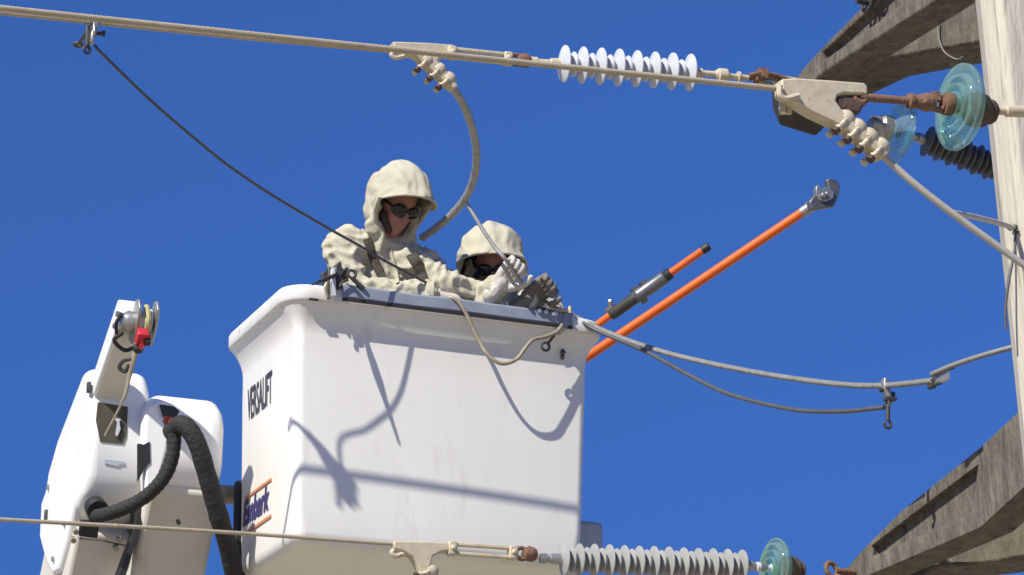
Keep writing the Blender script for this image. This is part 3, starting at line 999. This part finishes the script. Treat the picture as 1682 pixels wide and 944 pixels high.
cyl(bm, c - z * .02 + n * .02, c + z * .014 - n * .02, .007)
box(bm, c + u * .02, u, v, z, .008, .014, .018)
tag(link('wire_clamp', bm, 'darksteel'), 'small dark wire clamp at the end of the branch wire on pole', 'clamp')
wire_thing('bond_wire', [P(1669, 380, 10.46), P(1667, 410, 10.45), P(1658, 455, 10.41), P(1652, 500, 10.38), P(1652, 540, 10.36)], .0055, 'wiredark',
           'thin dark wire dropping down the pole from small clamp', 'wire')
wire_thing('tie_wire', [P(765, 331, 13.02), P(790, 372, 12.98), P(812, 405, 12.95), P(829, 424, 12.93), P(840, 441, 12.96), P(856, 466, 13.0)], .0085, 'wiregrey',
           'grey rod wire held in raised glove of the shorter worker', 'wire')

# far ground clamp with screw, on the thinner top conductor
gcl = P(150, 36, dA(150))
t = thing('ground_clamp', 'dark ground clamp hanging on the top left conductor', 'clamp', gcl, 'ground clamps')
bm = bmesh.new()
prism(bm, [gcl + u * a + z * h - n * .02 for a, h in ((-.012, .022), (.018, .022), (.026, .0), (.022, -.04), (.014, -.06), (.010, -.09), (-.006, -.095), (-.004, -.05), (.006, -.03), (.006, -.012), (-.012, -.012))], n * .05)
link('clamp_jaw', bm, 'steel', t, bevel=.005)
bm = bmesh.new()
prism(bm, [gcl + n * .03 + u * .0 + z * h + n * e for h, e in ((-.006, -.13), (.014, -.08), (.018, -.03), (-.012, .0), (-.055, .015), (-.085, -.02), (-.055, -.08))], u * .010)
link('clamp_plate', bm, 'steel', t, bevel=.003)
bm = bmesh.new()
cyl(bm, gcl - u * .014 - z * .02, gcl - u * .012 - z * .10, .009); ring(bm, gcl - u * .012 - z * .118, n + u * .4, .014, .006)

link('screw_eye', bm, 'darksteel', t)
bm = bmesh.new()
cyl(bm, gcl - n * .06 - z * .02, gcl - n * .18 - z * .02, .008); ring(bm, gcl - n * .195 - z * .02, z, .016, .007)
link('screw_eye', bm, 'darksteel', t)
bm = bmesh.new()
cyl(bm, gcl + u * .02 - z * .045, gcl + u * .052 - z * .04, .008); bolt(bm, gcl + u * .05 - z * .04, u, .012, .012)
link('terminal_bolt', bm, 'darksteel', t)
wire_thing('ground_cable', [rimpt(*q) for q in ((155, 74, .80), (172, 92, .78), (250, 167, .62), (350, 252, .51), (400, 289, .455), (450, 322, .40), (500, 352, .335), (545, 378, .265), (590, 403, .19), (625, 424, .13), (660, 443, .08), (705, 466, .0), (735, 478, -.04))],
           .0060, 'wiredark', 'dark cable slanting from ground clamp down to the tall worker', 'cable')

# right hand cables from the bucket clip toward the pole
wire_thing('jumper_cable', [P(925, 514, 13.14), P(950, 523, 13.16), P(985, 540, 13.1), P(1040, 562, 12.95), P(1120, 586, 12.7), P(1250, 613, 12.26), P(1370, 630, 11.84), P(1450, 633, 11.55), P(1532, 625, 11.32)],
           .0118, 'wiremid', 'grey stranded cable sagging from bucket rim to connector near the pole', 'jumper cable', GJ, True)
wire_thing('ground_cable', [P(938, 520, 13.14), P(985, 545, 13.08), P(1060, 577, 12.86), P(1130, 615, 12.6), P(1200, 648, 12.35), P(1300, 672, 12.02), P(1380, 675.5, 11.72), P(1452, 669, 11.53)],
           .0088, 'wiredark', 'thin dark cable hanging below the grey stranded cable', 'cable')
wire_thing('jumper_cable', [P(1530, 615, 11.31), P(1560, 602, 11.25), P(1600, 588, 11.18), P(1652, 573, 11.1), P(1720, 556, 11.05)], .0100, 'wiremid',
           'short grey wire rising from connector to disappear behind the pole', 'jumper cable', GJ)
pg = P(1545, 617, 11.29)
pax = (P(1560, 612, 11.25) - P(1530, 622, 11.32)).normalized(); pup = pax.cross(n).normalized()
t = thing('parallel_connector', 'grey two bolt connector joining the sagging cable near the pole', 'connector', pg)
bm = bmesh.new()
prism(bm, [pg + n * .02 + pax * a + pup * b for a, b in ((-.036, .02), (-.02, .032), (.034, .030), (.036, -.01), (.042, -.024), (-.028, -.030), (-.034, -.01))], v * .04)
link('connector_body', bm, 'steel', t, bevel=.006)
for s, a in ((.026, -.05), (-.022, .055)):
    bm = bmesh.new()
    c = pg + pup * s + pax * a
    bolt(bm, c, pax, .013, .026); cyl(bm, c, pg + pup * s, .007)
    link('connector_bolt', bm, 'darksteel', t)
hk = P(1454, 632, 11.54)
t = thing('ground_clamp', 'dark ground clamp with hook hanging on the sagging grey cable', 'clamp', hk, 'ground clamps')
bm = bmesh.new()
prism(bm, [hk + n * .015 + u * a + z * h for a, h in ((-.012, .022), (-.004, .028), (.008, .020), (.014, -.01), (.022, -.06), (.016, -.085), (.004, -.085), (.0, -.04), (-.014, -.02))], v * .03)
link('clamp_jaw', bm, 'steel', t, bevel=.005)
bm = bmesh.new()
cyl(bm, hk + u * .010 - z * .03, hk + u * .006 - z * .14, .0085); ring(bm, hk + u * .004 - z * .155, n, .014, .006, arc=4.6, start=-1.2)
link('screw_eye', bm, 'darksteel', t)
bm = bmesh.new()
bolt(bm, hk + u * .028 - z * .035, u, .011, .018); bolt(bm, hk - u * .018 - z * .022, u, .009, .014)
box(bm, hk + u * .012 - z * .058 + n * .01, u, v, z, .022, .016, .006)
link('terminal_bolt', bm, 'darksteel', t)

# ================================================================ THINGS ON THE BUCKET RIM
wire_thing('tan_cable', [rimpt(715, 490, .0), rimpt(738, 488, .07), rimpt(754, 497, .09), rimpt(768, 520, .095), rimpt(785, 556, .10), rimpt(802, 583, .12), rimpt(824, 597, .135), rimpt(848, 590, .145), rimpt(864, 570, .145), rimpt(876, 558, .14), rimpt(896, 553, .12), rimpt(914, 545, .11), rimpt(924, 533, .1)],
           .0085, 'wiretan', 'tan cable hanging in a loop over the bucket front rim', 'cable')
# left rim clamp
lc = rimpt(553, 462, .08)
t = thing('rim_clamp', 'dark bar clamp with lever gripping left end of bucket rim', 'clamp', lc, 'clamps on the bucket rim')
bm = bmesh.new()
prism(bm, outline([(545, 440), (551, 438), (553, 486), (544, 486)], lc + n * .02, n), v * .02)
link('clamp_bar', bm, 'poly', t, bevel=.003)
bm = bmesh.new()
prism(bm, outline([(551, 434), (560, 428), (563, 440), (572, 444), (573, 456), (562, 462), (556, 475), (552, 475)], lc, n), v * .05)
prism(bm, outline([(540, 438), (545, 438), (545, 470), (540, 492), (536, 484)], lc, n), v * .04)
prism(bm, outline([(528, 448), (536, 444), (538, 468), (532, 468)], lc + v * .02, n), v * .02)
link('clamp_jaw', bm, 'darksteel', t, bevel=.004)
bm = bmesh.new()
ring(bm, onplane(578, 450, lc, n), n, .017, .0065)
tube(bm, outline([(578, 456), (588, 466), (598, 474)], lc + n * .01, n), .010, 8)
tube(bm, spline(outline([(572, 459), (562, 464), (556, 474)], lc + n * .02, n)), .006, 8)
cyl(bm, onplane(562, 452, lc, n), onplane(562, 452, lc, n) + n * .06 + z * .01, .009)
link('clamp_lever', bm, 'darksteel', t)
bm = bmesh.new()
q0, q1 = rimpt(550, 452, .09), rimpt(513, 467, .30)
lathe(bm, q0, q1 - q0, [(0, .010), (.06, .008), (.09, .011), (.14, .012), (.19, .008), ((q1 - q0).length, .004)], 12)
link('clamp_screw', bm, 'darksteel', t)
bm = bmesh.new()
tube(bm, spline([lc + n * .02 - u * .04, lc + n * .03 - u * .06 - z * .04, lc + n * .02 - u * .045 - z * .08]), .006, 8)
link('clamp_strap', bm, 'wire', t)
# right rim clamp with white knobs
rc = rimpt(930, 524, .085)
t = thing('rim_clamp', 'grey clamp with white knobs and ring hook at right end of bucket rim', 'clamp', rc, 'clamps on the bucket rim')
bm = bmesh.new()
prism(bm, outline([(926, 514), (934, 512), (938, 530), (930, 540), (922, 548), (918, 544), (924, 530)], rc, n), v * .035)
link('clamp_jaw', bm, 'steel', t, bevel=.004)
bm = bmesh.new()
tube(bm, outline([(917, 538), (909, 552), (901, 562)], rc + n * .01, n), .007, 8)
ring(bm, onplane(896, 569, rc + n * .01, n), n, .018, .006)
link('ring_hook', bm, 'darksteel', t)
bm = bmesh.new()
tube(bm, outline([(898, 505), (920, 509), (938, 511)], rc, n), .007, 8); bolt(bm, onplane(936, 509, rc, n), z, .010, .03)
link('clamp_rod', bm, 'wire', t)
for x, y, r in ((886, 510, .011), (897, 512, .011), (912, 515, .013), (894, 503, .006)):
    bm = bmesh.new(); ball(bm, onplane(x, y, rc - v * .0, n), r); link('knob', bm, 'poly', t)
bm = bmesh.new()
prism(bm, outline([(875, 503), (905, 498), (938, 512), (985, 541), (975, 548), (940, 530), (915, 524), (880, 516)], rc + v * .05, n), v * .03)
link('cable_boot', bm, 'darksteel', t, bevel=.008)

# ================================================================ HOT STICKS
t = thing('hot_stick', 'long orange pole tool with grey metal cutter head at its top', 'hot stick', P(905, 638, 13.66), 'orange pole tools leaning out of the bucket')
sa, sb = P(905, 626, 13.66), P(1326, 343, 13.45)
bm = bmesh.new(); cyl(bm, sa, sb, .0215, 24, .0205); link('pole', bm, 'orange', t)
ax = (sb - sa).normalized(); hh = ax.cross(n).normalized(); 
if hh.z < 0: hh = -hh
bm = bmesh.new()
lathe(bm, sb - ax * .03, ax, [(0, .023), (.015, .025), (.03, .024), (.075, .030), (.085, .026)], 20)
link('ferrule', bm, 'steel', t)
hp = P(1345, 325, 13.43)
bm = bmesh.new()
prism(bm, [p + n * .02 for p in outline([(1326, 333), (1338, 318), (1345, 322), (1352, 330), (1360, 322), (1357, 305), (1354, 297), (1361, 294), (1370, 297), (1377, 306), (1375, 322), (1367, 341), (1345, 344), (1330, 346)], hp, n)], v * .035)
link('cutter_jaw', bm, 'headsteel', t, bevel=.006)
bm = bmesh.new()
prism(bm, [p + n * .03 for p in outline([(1336, 322), (1335, 310), (1340, 306), (1345, 314), (1354, 309), (1366, 318), (1364, 328), (1352, 334), (1342, 332)], hp, n)], v * .03)
bolt(bm, hp + n * .04, n, .012, .02); bolt(bm, onplane(1358, 318, hp + n * .04, n), n, .010, .02)
link('cutter_pivot', bm, 'steel', t, bevel=.004)
t = thing('hot_stick', 'short orange pole tool with grey metal coupling and black end cap', 'hot stick', P(930, 568, 13.35), 'orange pole tools leaning out of the bucket')
sa, sb = P(930, 569, 13.35), P(1160, 407, 13.2)
bm = bmesh.new(); cyl(bm, sa, sb, .0165, 20); link('pole', bm, 'orange', t)
ax = (sb - sa).normalized(); L = (sb - sa).length; up = ax.cross(n).normalized()
if up.z < 0: up = -up
bm = bmesh.new(); lathe(bm, sb - ax * .02, ax, [(0, .0185), (.03, .0195), (.036, .015)], 16); link('end_cap', bm, 'black', t)
f = lambda x: sa + ax * (L * (x - 930) / 230)
bm = bmesh.new(); lathe(bm, f(1003), ax, [(0, .022), (.01, .026), ((f(1053) - f(1003)).length, .025)], 18)
link('grip_sleeve', bm, 'darksteel', t)
bm = bmesh.new(); lathe(bm, f(1045), ax, [(0, .028), (.015, .032), (.02, .029), ((f(1092) - f(1045)).length, .030), ((f(1094) - f(1045)).length, .024)], 18)
for x in (1050, 1064):
    box(bm, f(x) + up * .034, ax, n, up, .014, .012, .008)
box(bm, f(1052) - up * .034, ax, n, up, .010, .012, .010)
link('coupling', bm, 'headsteel', t)
bm = bmesh.new(); lathe(bm, f(1093), ax, [(0, .024), (.005, .026), (.028, .026), (.032, .018)], 18); link('collar', bm, 'black', t)
bm = bmesh.new(); cyl(bm, f(1010) + up * .024, f(1013) + up * .048, .011, 10); ball(bm, f(1014) + up * .05, .013, 1); box(bm, f(1006) + up * .028, ax, n, up, .012, .010, .008)
link('lock_button', bm, 'steel', t)

# ================================================================ WORKERS
FLOOR = zT - .88

def hand(name, wrist, d, pn, side_, curl, m, parent, s=1.12, spread=.12, hold=None):
    """glove: wrist point, d = finger direction, pn = palm normal (fingers curl toward it), side_ = +1/-1 thumb side"""
    d = d.normalized(); pn = (pn - d * pn.dot(d)).normalized(); sx = d.cross(pn) * side_
    pr = []
    k0 = wrist + d * .085 * s
    for q in (-.030, -.010, .010, .030):
        pr.append(('c', wrist + sx * q * .7 * s + d * .01, .019 * s, k0 + sx * q * s, .0175 * s))
    pr.append(('c', wrist - d * .05 * s, .034 * s, wrist + d * .01 * s, .031 * s))
    lens = (.070, .080, .086, .076)
    for i, q in enumerate((-.033, -.011, .011, .033)):
        b = k0 + sx * q * s
        a = R(12) + spread * 0
        p = b; ang = 0
        fd = (d + sx * spread * (i - 1.5)).normalized()
        r = (.0125, .0118, .0122, .0120)[i] * s
        for seg_, fr_ in enumerate((.46, .31, .23)):
            ang += curl * (.75, 1.0, .8)[seg_] * (1 + .06 * (i - 1.5))
            dd = fd * math.cos(ang) + pn * math.sin(ang)
            e = p + dd * lens[i] * fr_ * s * 1.1
            pr.append(('c', p, r, e, r * .93))
            p = e; r *= .93
    tb = wrist + d * .025 * s + sx * .034 * s + pn * .008
    t1_ = tb + (d * .55 + sx * .6 + pn * .55).normalized() * .045 * s
    t2_ = t1_ + (d * .8 + sx * .05 + pn * .65).normalized() * .036 * s
    t3_ = t2_ + (d * .8 - sx * .25 + pn * .5).normalized() * .022 * s
    pr += [('c', tb - d * .012, .019 * s, t1_, .0155 * s), ('c', t1_, .0148 * s, t2_, .0135 * s), ('c', t2_, .0132 * s, t3_, .0115 * s)]
    return soft(name, pr, .0042, 3, m, parent, .0018, 60)

def hood(parent, c, F, Uv, rx=.128, ru=.165, rz=.16, brim=.055, lowdrop=.20, seed=0):
    F = F.normalized(); Uv = (Uv - F * Uv.dot(F)).normalized(); Rv = F.cross(Uv)
    bm = bmesh.new()
    NA, NR = 56, 30
    rings = []
    for i in range(NR + 1):
        t = i / NR
        row = []
        for k in range(NA):
            ph = 2 * math.pi * k / NA
            cs, sn = math.cos(ph), math.sin(ph)
            upw = max(0, sn); dn = max(0, -sn)
            amax = R(108) + R(24) * upw ** .7 + R(2) * dn
            al = R(2) + (amax - R(2)) * min(1, t / .82)
            ry = ru if sn > 0 else lowdrop
            x = rx * math.sin(al) ** .85 * cs * (1 + .10 * dn) * (1 + .10 * upw * abs(cs))
            y = ry * math.sin(al) ** .85 * sn
            f = -rz * math.cos(al)
            if t > .82:
                e = (t - .82) / .18
                f += e * (brim * (upw ** .6) - .015 * dn)
                x *= 1 + .12 * e * (1 - .7 * dn)
                y = y * (1 + .02 * e * upw) - e * .045 * upw
            q = c + Rv * x + Uv * y + F * f
            wv = V((x * 11 + seed, y * 11, f * 11))
            fold = max(0, 1 - 2.2 * abs(noise.noise(V((cs * 2.6 + seed, sn * 2.6, t * 1.5))))) ** 1.6
            fold2 = max(0, 1 - 2.4 * abs(noise.noise(V((cs * 4.5 + seed * 3, sn * 4.5, t * 5 + 3))))) ** 1.6
            q += (Rv * x + Uv * y + F * f).normalized() * (.014 * fold + .008 * fold2 + .007 * noise.noise(wv * .7) + .004 * math.exp(-(x / .006) ** 2) * (sn > 0) - .006)
            row.append(bm.verts.new(q))
        rings.append(row)
    for A, B in zip(rings, rings[1:]):
        for k in range(NA):
            bm.faces.new((A[k], A[(k + 1) % NA], B[(k + 1) % NA], B[k]))
    bm.faces.new(rings[0])
    o = link('hood', bm, 'fabric', parent, angle=180)
    s_ = o.modifiers.new('thick', 'SOLIDIFY'); s_.thickness = .007; s_.offset = -1
    s2 = o.modifiers.new('sub', 'SUBSURF'); s2.levels = 1; s2.render_levels = 1
    # rolled seam along the edge of the brim
    bm = bmesh.new(); tube(bm, seam_pts(c, F, Uv, Rv, rx, ru, rz, brim, lowdrop), .0055, 8, True)
    link('hood_hem', bm, 'fabric', o, angle=180).matrix_parent_inverse = Matrix.Identity(4)
    return o

def seam_pts(c, F, Uv, Rv, rx, ru, rz, brim, lowdrop):
    pts = []
    for k in range(57):
        ph = 2 * math.pi * k / 56
        cs, sn = math.cos(ph), math.sin(ph)
        upw = max(0, sn); dn = max(0, -sn)
        al = R(108) + R(24) * upw ** .7 + R(2) * dn
        ry = ru if sn > 0 else lowdrop
        x = rx * math.sin(al) ** .85 * cs * (1 + .10 * dn) * (1 + .10 * upw * abs(cs)) * (1 + .12 * (1 - .7 * dn))
        y = ry * math.sin(al) ** .85 * sn * (1 + .02 * upw) - .045 * upw
        f = -rz * math.cos(al) + brim * (upw ** .6) - .015 * dn
        pts.append(c + Rv * x + Uv * y + F * f)
    return pts

def worker(label, hc, F, Uv, shoulders, chest, pelvis, arms, feet, seed, hood_kw, glove_specs, jacket_strips=()):
    """all joints as world points"""
    base = V((pelvis.x, pelvis.y, FLOOR))
    t = thing('person', label, 'person', base, 'line workers in the bucket')
    F = F.normalized(); Uv = (Uv - F * Uv.dot(F)).normalized(); Rv = F.cross(Uv)
    HS = 1.05
    H = lambda x, y, f: hc + (Rv * x + Uv * y + F * f) * HS
    neck = (shoulders[0] + shoulders[1]) / 2 + Uv * .02
    hips = [pelvis + Rv.cross(z).normalized() * 0 + (shoulders[i] - neck).normalized() * .09 for i in (0, 1)]
    knees = [(hips[i] + feet[i]) / 2 + F * .03 for i in (0, 1)]
    for q in knees: q.z = FLOOR + (hips[0].z - FLOOR) * .52
    # ---- body (skin) one continuous figure
    pr = [('e', H(0, .03, -.012), Rv, Uv, F, .074 * HS, .105 * HS, .094 * HS),
          ('c', H(0, -.04, .03), .058, H(0, -.085, .052), .034),
          ('c', H(-.03, -.05, .03), .03, H(.03, -.05, .03), .03),
          ('c', H(0, .012, .085), .010, H(0, -.028, .106), .014),
          ('c', H(-.012, -.030, .09), .011, H(.012, -.030, .09), .011),
          ('c', H(-.032, .024, .076), .013, H(.032, .024, .076), .013),
          ('c', H(-.040, -.018, .062), .020, H(-.03, -.03, .06), .018),
          ('c', H(.040, -.018, .062), .020, H(.03, -.03, .06), .018),
          ('c', H(-.018, -.055, .083), .0075, H(.018, -.055, .083), .0075),
          ('c', H(-.016, -.066, .080), .0085, H(.016, -.066, .080), .0085),
          ('e', H(0, -.093, .066), Rv, Uv, F, .020, .016, .018),
          ('c', H(-.076, .0, -.01), .012, H(-.072, -.03, -.005), .010), ('c', H(.076, .0, -.01), .012, H(.072, -.03, -.005), .010),
          ('c', H(0, -.05, -.02), .055, neck, .052), ('c', neck, .055, chest, .09), ('c', chest, .10, pelvis, .10)]
    for i in (0, 1):
        s_, e_, w_ = arms[i]
        pr += [('c', neck, .04, shoulders[i], .034), ('c', shoulders[i], .034, s_, .034), ('c', s_, .034, e_, .032), ('c', e_, .036, w_, .025),
               ('c', pelvis, .10, hips[i], .09), ('c', hips[i], .08, knees[i], .055), ('c', knees[i], .055, feet[i] + z * .06, .038), ('c', feet[i] + z * .03, .03, feet[i] + z * .03 + V((F.x, F.y, 0)) * .1, .025)]
    soft('body', pr, .0065, 3, 'skin', t)
    # ---- jacket
    sh0, sh1 = shoulders
    pr = [('c', sh0, .072, sh1, .072), ('c', neck + z * .0, .09, chest, .15), ('c', chest + (sh0 - neck) * .25, .135, chest + (sh1 - neck) * .25, .135),
          ('c', chest + (sh0 - neck) * .2, .14, pelvis + (sh0 - neck) * .25 - z * .05, .13), ('c', chest + (sh1 - neck) * .2, .14, pelvis + (sh1 - neck) * .25 - z * .05, .13),
          ('c', neck, .086, neck + Uv * .035 - F * .02, .074)]
    col = [H(-.10, .0, .0), H(-.096, -.075, .03), H(-.055, -.135, .065), H(.0, -.15, .08), H(.05, -.135, .06), H(.084, -.075, .02), H(.09, .0, -.01)]
    pr += [('c', a, .026, b, .026) for a, b in zip(col, col[1:])]
    pr += [('c', a - Uv * .03, .034, b - Uv * .03, .034) for a, b in zip(col[1:-1], col[2:-1])]
    for i in (0, 1):
        s_, e_, w_ = arms[i]
        pr += [('c', shoulders[i], .078, s_, .082), ('c', neck - Uv * .02, .085, s_, .078), ('c', s_, .078, e_, .064), ('c', e_, .066, w_, .050)]
    jk = soft('jacket', pr, .0075, 4, 'fabric', t, .028, 10, None, seed)
    bv = BVHTree.FromPolygons([x.co.copy() for x in jk.data.vertices], [p.vertices[:] for p in jk.data.polygons])
    for px, wd, mm, nm in jacket_strips:
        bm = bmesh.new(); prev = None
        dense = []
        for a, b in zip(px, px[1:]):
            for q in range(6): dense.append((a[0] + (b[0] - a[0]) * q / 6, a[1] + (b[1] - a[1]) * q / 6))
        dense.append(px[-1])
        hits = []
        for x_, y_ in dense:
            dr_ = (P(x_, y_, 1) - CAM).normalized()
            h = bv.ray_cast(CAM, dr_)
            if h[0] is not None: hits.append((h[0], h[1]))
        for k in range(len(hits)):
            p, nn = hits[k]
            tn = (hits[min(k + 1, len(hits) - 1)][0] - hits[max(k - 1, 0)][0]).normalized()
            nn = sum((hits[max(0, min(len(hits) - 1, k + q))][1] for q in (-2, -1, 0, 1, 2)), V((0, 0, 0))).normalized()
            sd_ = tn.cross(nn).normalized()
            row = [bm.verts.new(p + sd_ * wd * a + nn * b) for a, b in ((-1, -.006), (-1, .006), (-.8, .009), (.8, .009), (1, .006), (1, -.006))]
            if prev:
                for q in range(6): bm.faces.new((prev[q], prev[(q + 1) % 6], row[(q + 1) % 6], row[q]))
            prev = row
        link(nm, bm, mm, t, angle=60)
    # cuffs
    for i in (0, 1):
        s_, e_, w_ = arms[i]
        bm = bmesh.new(); dv = (w_ - e_).normalized()
        lathe(bm, w_ - dv * .01, dv, [(0, .046), (.005, .054), (.035, .055), (.04, .044)], 20)
        link('cuff', bm, 'fabric', t)
    # ---- trousers and boots
    pr = [('c', pelvis + z * .02, .125, hips[0] - z * .02, .10), ('c', pelvis + z * .02, .125, hips[1] - z * .02, .10)]
    for i in (0, 1):
        pr += [('c', hips[i], .10, knees[i], .075), ('c', knees[i], .075, feet[i] + z * .10, .06)]
    soft('trousers', pr, .014, 4, 'fabric', t, .014, 8, None, seed + 3)
    for i in (0, 1):
        fd = V((F.x, F.y, 0)).normalized()
        soft('boot', [('c', feet[i] + z * .16, .052, feet[i] + z * .05, .048), ('c', feet[i] + z * .042, .042, feet[i] + fd * .15 + z * .038, .036)], .012, 3, 'boot', t)
    # ---- sunglasses
    bm = bmesh.new()
    for s_ in (-1, 1):
        ellip(bm, H(.034 * s_, .006, .084), (Rv - F * .22 * s_).normalized(), Uv, (F + Rv * .22 * s_).normalized(), .039, .029, .014)
        cyl(bm, H(.064 * s_, .012, .07), H(.08 * s_, .014, -.01), .005, 8)
    cyl(bm, H(-.012, .010, .098), H(.012, .010, .098), .006, 8)
    link('sunglasses', bm, 'lens', t)
    soft('inner_cap', [('e', H(0, .052, -.030), Rv, Uv, F, .088 * HS, .092 * HS, .092 * HS), ('c', H(-.07, .01, -.01), .024, H(-.066, -.06, .0), .018), ('c', H(.07, .01, -.01), .024, H(.066, -.06, .0), .018)], .01, 2, 'darkfelt', t)  # dark cap inside the hood, darkening around the face
    soft('beard', [('c', H(-.056, -.045, .028), .022, H(-.03, -.088, .056), .021), ('c', H(.056, -.045, .028), .022, H(.03, -.088, .056), .021), ('c', H(-.03, -.088, .056), .021, H(.03, -.088, .056), .021)], .005, 2, 'hair', t)
    # hood and its shoulder cape
    hood(t, H(0, .028, -.005), F, Uv, seed=seed, **{k: q * HS for k, q in dict(dict(rx=.118, ru=.150, rz=.155), **hood_kw).items()})
    for gs in glove_specs:
        hand('glove', *gs, parent=t)
    return t

# ---- tall worker, left
hc1 = P(651, 337, 13.12)
F1 = (cr * .50 - cf * .80 - cu * .42)
U1 = (cu * .93 + cr * .15 + cf * .1)
sh = [P(572, 398, 13.14), P(674, 428, 13.16)]
ch = P(630, 470, 13.18); pel = V((ch.x, ch.y + .03, FLOOR + .90))
ar = [(P(559, 408, 13.08), P(586, 476, 12.95), P(702, 482, 12.97)), (P(692, 440, 13.12), P(736, 468, 13.06), P(780, 480, 13.10))]
ft = [V((pel.x - .12, pel.y, FLOOR)), V((pel.x + .13, pel.y + .05, FLOOR))]
worker('taller worker at left in cream hooded suit and dark sunglasses', hc1, F1, U1, sh, ch, pel, ar, ft, 1, dict(brim=.06, lowdrop=.165),
       [(P(712, 484, 12.98), (P(780, 494, 13.02) - P(712, 484, 12.98)), -z + v * .5, 1, .55, 'glove'),
        (P(786, 484, 13.10), cr - cu * .3, -z + v * .5, -1, .75, 'glove')],
       [([(603, 392), (612, 418), (624, 447)], .020, 'strap_shade', 'harness_and_shade_strip'), ([(676, 418), (690, 440), (694, 458)], .024, 'strap_shade', 'harness_and_shade_strip'), ([(640, 412), (650, 440), (654, 466)], .008, 'fabric', 'zip_flap')])  # second dark strip stands in for shade on the chest
# ---- shorter worker, right
hc2 = P(806, 436, 13.42)
F2 = (cr * .10 - cf * .93 - cu * .30)
U2 = (cu + cf * .05)
sh = [P(768, 482, 13.45), P(858, 492, 13.47)]
ch = P(815, 530, 13.45); pel = V((ch.x, ch.y + .06, FLOOR + .84))
ar = [(P(766, 486, 13.38), P(784, 506, 13.14), P(812, 474, 13.04)), (P(862, 500, 13.40), P(905, 520, 13.26), P(868, 496, 13.10))]
ft = [V((pel.x - .10, pel.y - .05, FLOOR)), V((pel.x + .12, pel.y, FLOOR))]
worker('shorter worker at right in cream hooded suit raising gloved hand before face', hc2, F2, U2, sh, ch, pel, ar, ft, 5, dict(brim=.055, lowdrop=.165, rx=.135),
       [(P(820, 468, 13.02), cr * .62 + cu * .74 + cf * .1, -cf * .9 + cr * .05 - cu * .35, 1, 1.12, 'glove'),
        (P(866, 492, 13.08), cr * .72 + cu * .55 + cf * .1, -cf * .9 - cr * .1 - cu * .35, 1, 1.12, 'gloveshade')])

for o in list(bpy.data.objects):
    if '_l' in o.keys():
        del o['_l']
